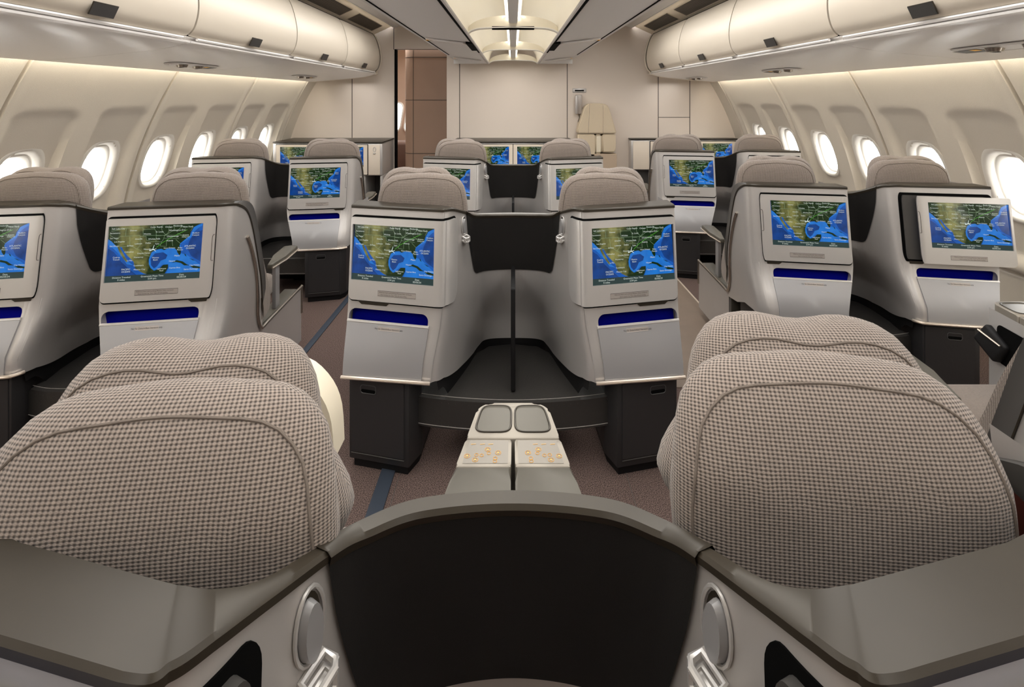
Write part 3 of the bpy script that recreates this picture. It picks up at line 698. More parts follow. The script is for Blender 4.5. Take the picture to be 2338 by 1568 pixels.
# ivory side bolster on the near left seat
bm = bmesh.new()
ax, ay = anchor('C', -1)
pts = smooth_line([(-.39, .84), (-.39, .925), (-.365, .94), (-.335, .932), (-.305, .90), (-.290, .86), (-.286, .80)], 3)
va = [bm.verts.new((x-ax, .79-.4-ay, z)) for x, z in pts]; vb = [bm.verts.new((x-ax, .84-.4-ay, z)) for x, z in pts]
bm.faces.new(va); bm.faces.new(vb[::-1])
for i in range(len(va)): bm.faces.new([va[i], va[(i+1) % len(va)], vb[(i+1) % len(va)], vb[i]])
finish('side_bolster', bm, M['ivory'], fCL)['label'] = 'ivory leather side bolster'

# ---------------------------------------------------------------- privacy dividers and foot benches between seats
def divider(name_xf, k0, zb, label, loc, mirrored):
    """black privacy panel following the shell contour; mirrored -> both halves (middle pairs)"""
    pass
def make_divider(ty, m, ax, ay):
    root = empty('privacy_divider', (0, 0, 0))
    def T(p, sg=1): return Vector((p[0]*m*sg-ax, p[1]-ay, p[2]))
    bm = bmesh.new(); w_ = .0045
    k0t, k0b = (5.98, 6.6) if ty == 'C' else (5.3, 6.0)
    rows = []
    ks = [k0t+(9-k0t)*i/40 for i in range(41)]
    def zb(k):   # lower edge with a rounded corner
        kk = (k-k0t)/(k0b+.55-k0t)
        zl = .640
        if kk >= 1: return zl
        if kk < .62: return ztop(ty, k)-.014-(ztop(ty, k0b)-.66)*(kk/.62)**0.62*.93
        t = (kk-.62)/.38; z_ = ztop(ty, k)-.014-(ztop(ty, k0b)-.66)*.93
        return zl+(z_-zl)*(1-t)**2
    sgs = (1, -1) if ty == 'C' else (1,)
    for sg in sgs:
        rows = []
        for k in ks:
            a, b = zb(k), ztop(ty, k)-.011
            rows.append([bm.verts.new(T(F(ty, k, a+(b-a)*j/8, w_), sg)) for j in range(9)]+[bm.verts.new(T(F(ty, k, b, -.02), sg)), bm.verts.new(T(F(ty, k, a, -.02), sg))])
        for a, b in zip(rows, rows[1:]):
            for i in range(10): bm.faces.new([a[i], a[i+1], b[i+1], b[i]] if sg*m > 0 else [b[i], b[i+1], a[i+1], a[i]])
    bmesh.ops.remove_doubles(bm, verts=bm.verts, dist=1e-5)
    finish('panel', bm, M['privacy'], root, 50)
    bm = bmesh.new()
    for sg in sgs:
        rows = []
        for k in ks:
            zt = ztop(ty, k)+.001
            rows.append([bm.verts.new(T(F(ty, k, zt-.016, .0052), sg)), bm.verts.new(T(F(ty, k, zt-.005, .0085), sg)), bm.verts.new(T(F(ty, k, zt, .004), sg)), bm.verts.new(T(F(ty, k, zt, -.014), sg)), bm.verts.new(T(F(ty, k, zt-.006, -.018), sg)), bm.verts.new(T(F(ty, k, zt-.03, -.018), sg))])
        for a, b in zip(rows, rows[1:]):
            for i in range(5): bm.faces.new([a[i], a[i+1], b[i+1], b[i]])
    bmesh.ops.remove_doubles(bm, verts=bm.verts, dist=1e-5)
    finish('rim', bm, M['rim'], root, 45)
    return root
def make_bench(ty, m, ax, ay):
    root = empty('footrest_bench', (0, 0, 0))
    if ty == 'C':
        front = [(.372, -.045), (.30, -.062), (.2, -.078), (.1, -.088), (0, -.092)]
        back = [(.372, .05), (.30, .10), (.215, .14), (.155, .27), (.115, .335), (0, .345)]
        fr = front+[(-x, y) for x, y in front[-2::-1]]; bk = back+[(-x, y) for x, y in back[-2::-1]]
    else:
        fr = [(.385, -.015), (.45, -.02), (.6, -.02), (.75, -.015), (.81, -.012)]; bk = [(.335, .30), (.345, .38), (.42, .45), (.72, .46), (.81, .46)]
        fr = [(.36, .0)]+fr[1:]
    fr = smooth_line([tuple(p) for p in fr], 4)
    pts = [(x*m-ax, y-ay) for x, y in fr+bk[::-1]]
    bm = bmesh.new(); prism(bm, pts, .155, .262, .016, 4); sm = finish('cushion', bm, M['leather'], root, 50)
    bm = bmesh.new(); tube(bm, [(x*m-ax, y-ay-.0005, .163) for x, y in fr], .0013, 5); tube(bm, [(x*m-ax, y-ay+.020, .2625) for x, y in fr], .0011, 5); finish('stitching', bm, M['stitch'], sm)
    # black skirting where the wall meets the bench
    bm = bmesh.new(); prev = None
    seq = [(k/6, 0) for k in range(23 if ty == 'C' else 23, 55)]
    for sg in ((1, -1) if ty == 'C' else (1,)):
        rows = []
        for k, _ in seq:
            a = F(ty, k, .245+.065*(1-sst_(4.3, 5.0, k)), -.003); b = F(ty, k, .365, -.013); c = F(ty, k, .365, -.02)
            rows.append([bm.verts.new(Vector((p.x*m*sg-ax, p.y-ay, p.z))) for p in (a, b, c)])
        for a, b in zip(rows, rows[1:]):
            for i in range(2): bm.faces.new([a[i], a[i+1], b[i+1], b[i]])
    finish('skirting', bm, M['black'], root, 50)
    # dark back wall of the foot space under the bench
    bm = bmesh.new(); x0, x1 = (-.37, .37) if ty == 'C' else (.36, .80)
    xs = sorted((x0*m-ax, x1*m-ax)); box(bm, xs[0], xs[1], .33-ay, .36-ay, .0, .155); finish('back_board', bm, M['black'], root)
    if ty == 'C':
        bm = bmesh.new()
        ol = rrect(-.028, .215, .262, .66, ((.01, .01), (.0, .0), (.0, .0), (.012, .012)), 4)
        a = [bm.verts.new((-.0085, y, z)) for y, z in [(p[0]-ay, p[1]) for p in ol]]; b = [bm.verts.new((.0085, v.co.y, v.co.z)) for v in a]
        bm.faces.new(a); bm.faces.new(b[::-1])
        for i in range(len(a)): bm.faces.new([a[i], a[(i+1) % len(a)], b[(i+1) % len(a)], b[i]])
        bmesh.ops.bevel(bm, geom=bm.edges[:], offset=.003, segments=2, affect='EDGES')
        finish('partition', bm, M['black'], root, 50)
    return root
dC = make_divider('C', 1, 0, .2); bC = make_bench('C', 1, 0, .15)
for i, (Y0, wh) in enumerate(((-1.5, 'lowest and largest, at the bottom of the picture'), (0, 'between the two middle seats with full size screens'), (CROW, 'farthest of the middle ones, in front of the centre screen cabinet'))):
    d_ = dC if i == 0 else copy_tree(dC); d_.location = (0, 1.9+Y0+.2, 0); tag(d_, 'black privacy divider, '+wh, 'divider', 'privacy dividers')
for i, (Y0, wh) in enumerate(((0, 'bowed black leather footrest bench behind the centre console, under the nearer middle divider'), (CROW, 'black leather footrest bench between the farther middle seats'))):
    d_ = bC if i == 0 else copy_tree(bC); d_.location = (0, 1.9+Y0+.15, 0); tag(d_, wh, 'footrest', 'footrest benches')
for m, X0, offs in ((1, XLW, (0, CROW)), (-1, XRW, (.429, .429+1.53))):
    dv = make_divider('W', m, .58*m, .2); bn = make_bench('W', m, .58*m, .15)
    for i, Y0 in enumerate(offs):
        d_ = dv if i == 0 else copy_tree(dv); b_ = bn if i == 0 else copy_tree(bn)
        d_.location = (X0+.58*m, 1.9+Y0+.2, 0); b_.location = (X0+.58*m, 1.9+Y0+.15, 0)
        side = 'left' if m > 0 else 'right'; nf = ('nearer', 'farther')[i]
        tag(d_, 'black privacy divider between the %s %s aisle and window seats' % (nf, side), 'divider', 'privacy dividers')
        tag(b_, 'black leather footrest bench between the %s %s aisle and window seats' % (nf, side), 'footrest', 'footrest benches')
# ---------------------------------------------------------------- cabin shell
Y0C, YB = -2.4, 5.66
ZC, RW = .13, 2.66
def wx(z): return math.sqrt(max(RW*RW-(z-ZC)**2, 0)) if z > .3 else math.sqrt(RW*RW-(.17)**2)-.10*(.3-z)
WY = [5.11-.5115*i for i in range(14)]         # window centres
WY = [y for y in WY if y > -1.8]
SEAMS = [5.40, 4.33, 3.31, 2.30, 1.28, .26, -.76, -1.78]
WZ, WW, WH = .925, .118, .172                   # window centre height, half width, half height of the opening
def sell(dy, dz, hw, hh, n=2.6): return (abs(dy)/hw)**n+(abs(dz)/hh)**n
def sst(a, b, x): t = min(max((x-a)/(b-a), 0), 1); return t*t*(3-2*t)
def wdepth(y, z):
    d = 0
    for c in WY:
        a = abs(y-c)
        if a < .2:
            m = (1-sst(.165, .185, a))*(1-sst(1.285, 1.31, z+max(0, a-.11)**2*6))*sst(.50, .56, z)
            d = max(d, m*(.014+.030*sst(1.0, 1.30, 2.3-z)))
    for s_ in SEAMS:
        a = abs(y-s_)
        if a < .06: d -= .008*(1-sst(.035, .05, a)); 
        if a < .012: d += .022
    if .445 < z < .46: d += .012
    if .46 <= z < .56: d -= .012*sst(.46, .47, z)*(1-sst(.53, .56, z))
    return d
for s, nm in ((-1, 'left'), (1, 'right')):
    bm = bmesh.new()
    ys = [Y0C+i*.02 for i in range(int((YB-Y0C)/.02)+2)]
    for sm in SEAMS: ys += [sm-.012, sm-.007, sm+.007, sm+.012]
    ys = sorted(set(round(y, 4) for y in ys)); zs = [0, .15, .3, .40, .44, .447, .458, .462, .47]+[.49+.018*i for i in range(72)]
    g = {}
    for i, y in enumerate(ys):
        for j, z in enumerate(zs): g[i, j] = (s*(wx(z)+wdepth(y, z)), y, z)
    V = {}
    def gv(i, j):
        if (i, j) not in V: V[i, j] = bm.verts.new(g[i, j])
        return V[i, j]
    for i in range(len(ys)-1):
        yc = (ys[i]+ys[i+1])/2
        near = [c for c in WY if abs(c-yc) < .2]
        for j in range(len(zs)-1):
            zc = (zs[j]+zs[j+1])/2
            if near and sell(yc-near[0], zc-WZ, WW+.006, WH+.006) < 1: continue
            q = [gv(i, j), gv(i+1, j), gv(i+1, j+1), gv(i, j+1)]
            bm.faces.new(q if s > 0 else q[::-1])
    o = finish('wall_'+nm, bm, M['wall'], None, 50); tag(o, kind='structure')
    # windows
    for n, yc in enumerate(WY):
        if s < 0 and yc < .9 or s > 0 and yc < .9: pass
        bm = bmesh.new(); N = 40
        def ring(hw, hh, off, ctr=None):
            r = []
            for k in range(N):
                a = 2*PI*k/N; c_, s_ = math.cos(a), math.sin(a); e = 2/2.6
                dy = hw*math.copysign(abs(c_)**e, c_); dz = hh*math.copysign(abs(s_)**e, s_)
                y, z = yc+dy, WZ+dz
                r.append(bm.verts.new((s*(wx(z)+.042+off), y, z)))
            return r
        prof = [(WW+.030, WH+.030, .004), (WW+.026, WH+.026, -.006), (WW+.012, WH+.012, -.008), (WW, WH, .0), (WW-.010, WH-.010, .022), (WW-.012, WH-.012, .028), (WW-.016, WH-.020, .030), (WW-.030, WH-.034, .046), (WW-.034, WH-.038, .070), (WW-.03, WH-.03, .085)]
        rs = [ring(*p) for p in prof]
        for a, b in zip(rs, rs[1:]):
            for k in range(N): bm.faces.new([a[k], a[(k+1) % N], b[(k+1) % N], b[k]])
        wo = finish('window_%d' % (n+1+(0 if s < 0 else len(WY))), bm, M['window_frame'], None, 50); tag(wo, kind='structure')
        bm = bmesh.new(); N2 = N; r = ring(WW-.014, WH-.016, .030); bm.faces.new(r); finish('pane', bm, M['glass'], wo)
        # pulled-up shade edge showing at the top of the opening
        bm = bmesh.new(); v = []
        for k in range(13):
            dy = -(WW-.018)+2*(WW-.018)*k/12; zt = WH-.012; hh = zt*(1-min(1, abs(dy)/(WW-.012))**2.6)**(1/2.6)
            z1 = WZ+hh; z0 = min(z1, WZ+WH*.80+.012*(1-(dy/WW)**2)); z1 = max(z1, z0+.0005)
            v.append((bm.verts.new((s*(wx(z0)+.069), yc+dy, z0)), bm.verts.new((s*(wx(z1)+.069), yc+dy, z1))))
        for a, b in zip(v, v[1:]): bm.faces.new([a[0], b[0], b[1], a[1]])
        finish('shade', bm, M['window_frame'], wo)
# floor
bm = bmesh.new(); box(bm, -2.7, 2.7, Y0C, YB+3.4, -.05, 0); tag(finish('floor', bm, M['carpet']), kind='structure')
bm = bmesh.new(); box(bm, .66, 1.24, 2.35, YB, -.001, .004, .001); tag(finish('aisle_runner', bm, M['vinyl']), 'smooth tan floor strip along the right aisle', 'floor covering')
bm = bmesh.new(); box(bm, 1.238, 1.250, 2.35, YB, 0, .006, .001); tag(finish('edge_strip', bm, M['strip']), 'thin pale edge strip beside the tan aisle floor', 'floor trim')
for x, w_, l in ((-1.13, .018, 'narrow dark seat track cover running along the left aisle'), (-.46, .026, 'dark blue seat track cover in the carpet beside the near left seat')):
    bm = bmesh.new(); box(bm, x-w_, x+w_, Y0C, 5.0, 0, .006, .002); tag(finish('seat_track', bm, M['track']), l, 'floor track')
bm = bmesh.new()
for x in (-.415, .415): box(bm, x-.0012, x+.0012, Y0C, 5, 0, .0012)
tag(finish('trim_1', bm, M['seam']), kind='structure')

# bulkhead with the door opening, seams
bm = bmesh.new(); DL_, DR_, DT = -1.355, -.759, 1.926
for x0, x1, z0, z1 in ((-2.68, DL_, 0, 2.6), (DR_, 2.68, 0, 2.6), (DL_, DR_, DT, 2.6)): box(bm, x0, x1, YB, YB+.05, z0, z1)
tag(finish('wall_front', bm, M['bulkhead'], smooth=False), kind='structure')
bm = bmesh.new()
for x, z0, z1 in ((-1.841, .9, 1.7), (-.611, .9, 2.3), (.619, .9, 2.3), (1.660, .9, 1.7), (2.021, .9, 1.7), (-1.365, DT, 2.6)): box(bm, x-.004, x+.004, YB-.0015, YB, z0, z1)
box(bm, 1.66, 2.021, YB-.0015, YB, 1.148, 1.154); box(bm, DL_-.01, DR_, YB-.0015, YB, DT, DT+.004)
tag(finish('trim_2', bm, M['seam'], smooth=False), kind='structure')
bm = bmesh.new(); box(bm, DL_, DL_+.022, YB-.01, YB+.06, 0, DT, .003); tag(finish('trim_3', bm, M['gap']), kind='structure')
# space beyond the doorway
bm = bmesh.new(); RC = .125; cxx, cyy = -1.27, 6.42
pts = [(-.55, 6.30), (cxx, 6.30)]+[(cxx-RC*math.sin(a), 6.30+RC-RC*math.cos(a)) for a in [PI*.5*i/10 for i in range(1, 11)]]+[(cxx-RC, 7.2), (-.55, 7.2)]
prism(bm, pts[::-1], 0, 2.38); cl = finish('closet', bm, M['brown'], None, 30)
tag(cl, 'brown rounded-corner closet seen through the doorway', 'closet')
bm = bmesh.new()
for z in (.665, 1.345, 1.89):
    tube(bm, [(x, y-.001 if y < 6.4 else y, z) for x, y in pts[:12]], .004, 5)
box(bm, cxx-.003, cxx+.003, 6.297, 6.302, 0, 2.4); finish('joint', bm, M['seam'], cl)
bm = bmesh.new(); box(bm, -2.4, -.5, 8.4, 8.45, 0, 2.6); tag(finish('wall_far', bm, M['brown'], smooth=False), kind='structure')
bm = bmesh.new(); box(bm, -2.65, -2.5, YB+.05, 8.4, 0, 2.6); box(bm, -.5, -.45, YB+.05, 8.4, 0, 2.6); tag(finish('wall_far_side', bm, M['cream'], smooth=False), kind='structure')
bm = bmesh.new(); box(bm, -2.65, -.5, YB+.05, 8.4, 2.4, 2.45); tag(finish('ceiling_far', bm, M['cream'], smooth=False), kind='structure')
# window and seat visible beyond the doorway
M['daylit'] = mat('daylit_window', (255, 255, 255), .5, emit=2.2, ecol=(255, 252, 245))
fw = empty('window_far', (-1.86, 8.38, 1.05)); tag(fw, kind='structure')
for dx in (-.16, .10):
    bm = bmesh.new(); ol = rrect(-.10, .10, -.26, .24, [(.09, .11)]*4, 5)
    bm.faces.new([bm.verts.new((dx+x+.16*(z+.26), -.004, z)) for x, z in ol]); finish('pane', bm, M['daylit'], fw)
    bm = bmesh.new(); tube(bm, [(dx+x+.16*(z+.26), -.006, z) for x, z in ol], .014, 6, closed=True); finish('frame', bm, M['window_frame'], fw)
bm = bmesh.new(); box(bm, -2.35, -1.45, 7.5, 7.9, 0, .70, .05, 3); tag(finish('far_seat', bm, M['brown_dark']), 'dark brown seat just visible through the doorway gap', 'seat')

# ---------------------------------------------------------------- overhead bins
BS = [5.30, 4.265, 3.27, 2.245, 1.22, .20, -.82, -1.84]
door_prof = smooth_line([(1.492, 2.052), (1.462, 2.00), (1.436, 1.92), (1.420, 1.83), (1.421, 1.76), (1.436, 1.70), (1.452, 1.672), (1.470, 1.655)], 4)
und_prof = [(1.480, 1.652), (1.498, 1.650), (1.498, 1.640), (1.474, 1.638), (1.462, 1.634), (1.464, 1.627)]+smooth_line([(1.488, 1.625), (1.53, 1.612), (1.60, 1.598), (1.70, 1.586), (1.90, 1.566), (2.10, 1.549), (2.150, 1.546), (2.163, 1.550), (2.168, 1.565)], 3)+[(2.168, 1.60)]
names = ['nearest', 'second', 'third', 'farthest']
for s in (-1, 1):
    for i in range(len(BS)-1):
        y1, y0 = BS[i], BS[i+1]
        b = empty('overhead_bin', (s*1.75, (y0+y1)/2, 1.6)); L0 = Vector((s*1.75, (y0+y1)/2, 1.6)); hy_ = (y1-y0)/2
        side = 'left' if s < 0 else 'right'
        nm = {0: 'farthest overhead bin on the %s, next to the bulkhead', 1: 'third overhead bin from the camera on the %s', 2: 'second overhead bin from the camera on the %s, whole door in view', 3: 'nearest overhead bin on the %s with its latch in view'}.get(i, 'overhead bin on the %s behind the camera')
        tag(b, 'cream '+nm % side, 'overhead bin', 'overhead bins')
        def strip(name, prof, e0, e1, th, m_, parent=b, bev=.0):
            bm = bmesh.new(); sweep_y(bm, [(s*x-L0.x, z-L0.z) for x, z in prof], e0, e1, 1)
            bmesh.ops.recalc_face_normals(bm, faces=bm.faces)
            nrm = sum((f.normal for f in bm.faces), Vector())
            bmesh.ops.solidify(bm, geom=bm.faces[:], thickness=th)
            return finish(name, bm, m_, parent, 40)
        # door with rounded lower corners
        bm = bmesh.new(); n = len(door_prof); NY = 26; rows = []
        for j in range(NY+1):
            y = -hy_+.006+(2*hy_-.012)*j/NY; row = []
            e = min(j, NY-j)*(2*hy_-.012)/NY
            for q_, (x, z) in enumerate(door_prof):
                puff = .007*(1-math.exp(-e*28))
                zl = min(1, (z-1.655)/.06); sh_ = .005*(1-min(1, e/.05))**2*(1-zl)
                row.append(bm.verts.new((s*(x-puff+.007)-L0.x, y, z+sh_-L0.z)))
            rows.append(row)
        for a, c in zip(rows, rows[1:]):
            for q_ in range(n-1): bm.faces.new([a[q_], a[q_+1], c[q_+1], c[q_]])
        bmesh.ops.recalc_face_normals(bm, faces=bm.faces); bmesh.ops.solidify(bm, geom=bm.faces[:], thickness=.010)
        finish('door', bm, M['bin'], b, 40)
        strip('underside', und_prof, -hy_+.002, hy_-.002, .006, M['bin_under'])
        # lip groove and valance under the door
        bm = bmesh.new(); tube(bm, [(s*1.466-L0.x, -hy_+.05, 1.646-L0.z), (s*1.466-L0.x, hy_-.05, 1.646-L0.z)], .007, 6); finish('lip', bm, M['bin_under'], b)
        bm = bmesh.new(); box(bm, *sorted((s*1.50-L0.x, s*2.3-L0.x)), -hy_, hy_, 1.655-L0.z, 1.665-L0.z); box(bm, *sorted((s*1.50-L0.x, s*1.51-L0.x)), -hy_, hy_, 1.66-L0.z, 2.06-L0.z); finish('body', bm, M['gap'], b)
        # latch, centred, on the lower part of the door
        bm = bmesh.new(); cz, cx_ = 1.682, 1.4445
        yl = 0.0; P_ = [(1.4385, 1.705), (1.4575, 1.665)]
        ins = [Vector((s*(P_[0][0]-.014)-L0.x, yl-.052, P_[0][1]-L0.z)), Vector((s*(P_[0][0]-.014)-L0.x, yl+.052, P_[0][1]-L0.z)), Vector((s*(P_[1][0]-.014)-L0.x, yl+.052, P_[1][1]-L0.z)), Vector((s*(P_[1][0]-.014)-L0.x, yl-.052, P_[1][1]-L0.z))]
        v_ = [bm.verts.new(p) for p in ins]; bm.faces.new(v_); bmesh.ops.recalc_face_normals(bm, faces=bm.faces)
        bmesh.ops.solidify(bm, geom=bm.faces[:], thickness=.004); lt = finish('latch', bm, M['charcoal'], b)
        bm = bmesh.new(); tube(bm, [p+Vector((-s*.001, 0, 0)) for p in ins], .003, 6, closed=True); finish('latch_frame', bm, M['rim'], lt)
    # end cap of the last bin
    bm = bmesh.new(); ol = door_prof+und_prof[3:]; ol2 = ol+[(2.22, 2.06)]
    cen = (1.75, 1.85)
    a = [bm.verts.new((s*x, 5.302, z)) for x, z in ol2]; r2 = [bm.verts.new((s*(cen[0]+(x-cen[0])*1.012), 5.320, cen[1]+(z-cen[1])*1.02)) for x, z in ol2]
    c_ = [bm.verts.new((s*(cen[0]+(x-cen[0])*1.0), 5.365, cen[1]+(z-cen[1])*1.0)) for x, z in ol2]
    d_ = [bm.verts.new((s*(cen[0]+(x-cen[0])*.97), 5.38, cen[1]+(z-cen[1])*.95)) for x, z in ol2]
    for p, q_ in ((a, r2), (r2, c_), (c_, d_)):
        for i in range(len(p)): bm.faces.new([p[i], p[(i+1) % len(p)], q_[(i+1) % len(p)], q_[i]])
    bm.faces.new(d_)
    side = 'left' if s < 0 else 'right'
    tag(finish('bin_end_cap', bm, M['bin'], None, 50), 'cream rounded end cap closing the %s row of bins' % side, 'end cap', 'bin end caps')
    # sloping vent panel above the bins and the hidden ceiling
    bm = bmesh.new(); sweep_y(bm, [(s*1.575, 2.055), (s*1.56, 2.078), (s*1.54, 2.084), (s*1.37, 2.163), (s*1.355, 2.175)], Y0C, YB-.14)
    bmesh.ops.solidify(bm, geom=bm.faces[:], thickness=.01)
    tag(finish('trim_%d' % (4 if s < 0 else 5), bm, M['bin'], None, 50), kind='structure')
    for k, (a0, a1) in enumerate(((4.50, 5.28), (3.1, 4.30), (1.7, 2.9))):
        vt = empty('air_vent', (s*1.455, (a0+a1)/2, 2.12)); hl = (a1-a0)/2
        tag(vt, 'dark grille air vent above the %s bins, %s' % (side, ('farthest', 'middle', 'nearest')[k]), 'air vent', 'ceiling air vents')
        def vp(u, y, w_): # u across -1..1
            return Vector((s*(-u*.055+.0*w_)-s*.42*w_, y, .0255*u*1.0-.9*w_))
        bm = bmesh.new(); f = bm.faces.new([bm.verts.new(vp(u, y, .004)) for u, y in ((-1, -hl), (1, -hl), (1, hl), (-1, hl))]); finish('backing', bm, M['grille'], vt)
        bm = bmesh.new()
        for j in range(9):
            u = -.9+1.8*j/8; tube(bm, [vp(u, -hl, .006), vp(u, hl, .006)], .0022, 4)
        nn = int(hl*2/.03)
        finish('slats', bm, M['rim'], vt)
        bm = bmesh.new(); tube(bm, [vp(u, y, .004) for u, y in ((-1.05, -hl-.005), (1.05, -hl-.005), (1.05, hl+.005), (-1.05, hl+.005))], .003, 5, closed=True); finish('frame', bm, M['bin'], vt)
    bm = bmesh.new(); box(bm, *sorted((s*1.352, s*1.36)), Y0C, YB, 2.17, 2.20)
    sweep_y(bm, [(s*1.355, 2.175), (s*1.2, 2.22), (s*.9, 2.27), (0, 2.30)], Y0C, YB); tag(finish('ceiling_'+side, bm, M['ceil'], None, 50), kind='structure')
# upper side strips closing the cabin above the wall lamps
for s, side in ((-1, 'left'), (1, 'right')):
    bm = bmesh.new(); sweep_y(bm, [(s*2.18, 1.68), (s*2.10, 1.90), (s*1.8, 2.14), (s*1.36, 2.22)], Y0C, YB+.05); tag(finish('ceiling_outer_'+side, bm, M['ceil'], None, 50), kind='structure')
    bm = bmesh.new(); tube(bm, [(s*2.185, Y0C+.1, 1.63), (s*2.185, 5.3, 1.63)], .008, 6); tag(finish('light_tube', bm, M['light']), 'hidden warm light tube washing the %s window wall from behind the bins' % side, 'light', 'cove light tubes')

# passenger service units under the bins
def psu(x, y, s, letters, lab):
    e = empty('reading_light_unit', (s*x, y, 1.38+.19*(1)-.0)); z = 0
    # slope of the underside
    def sp(u, v, w_=0): # u along y, v across (outboard +)
        X = x+v; zz = 1.586+(X-1.70)*(-.1)-w_
        return Vector((s*v, u, zz-e.location.z))
    tag(e, lab, 'reading light', 'reading light units')
    bm = bmesh.new(); ol = rrect(-.21, .21, -.05, .05, [(.06, .05)]*4, 6)
    bm.faces.new([bm.verts.new(sp(u, v, .009)) for u, v in ol]); a = [bm.verts.new(sp(u, v, .003)) for u, v in ol]; b_ = [bm.verts.new(sp(u*.97, v*.9, .010)) for u, v in ol]
    for i in range(len(a)): bm.faces.new([a[i], a[(i+1) % len(a)], b_[(i+1) % len(a)], b_[i]])
    finish('plate', bm, M['bin_under'], e, 50)
    for u in (-.11, .03):
        bm = bmesh.new(); tube(bm, [sp(u, -.01, .008), sp(u, -.01, .022)], [.030, .024], 14); sk = finish('reading_lamp', bm, M['chrome'], e, 50)
        bm = bmesh.new(); bm.faces.new([bm.verts.new(sp(u+.018*math.cos(k*PI/7), -.01+.018*math.sin(k*PI/7), .0225)) for k in range(14)]); finish('lens', bm, M['gap'], sk)
    bm = bmesh.new(); bm.faces.new([bm.verts.new(sp(u, v, .0105)) for u, v in ((.08, -.035), (.19, -.025), (.19, .03), (.08, .035))]); finish('dark_insert', bm, M['charcoal'], e)
    bm = bmesh.new(); bm.faces.new([bm.verts.new(sp(u, v, .0112)) for u, v in ((.085, -.03), (.115, -.03), (.115, -.005), (.085, -.005))]); finish('amber_sign', bm, M['amber'], e)
    bm = bmesh.new(); text_bm(bm, letters, .030, lambda a, b: sp(-.19+b if False else -.16+b*.0-.0, .0, .011)+Vector((a, b, 0))*1.0 if False else Vector(((a)*1.0, -.20+b, sp(0, 0, .0115).z))); finish('seat_letters', bm, M['text_dark'], e)
psu(1.87, 2.89, -1, 'A C', 'reading light unit under the left bins, nearer one, marked A C')
psu(1.87, 4.44, -1, 'A C', 'reading light unit under the left bins, farther one, marked A C')
psu(1.83, 1.84, 1, 'H K', 'large reading light unit at the right edge of the picture under the nearest right bin')
psu(1.85, 3.42, 1, 'H K', 'reading light unit in the middle under the right bins, marked H K')
psu(1.82, 4.92, 1, 'H K', 'reading light unit under the right bins close to the bulkhead')

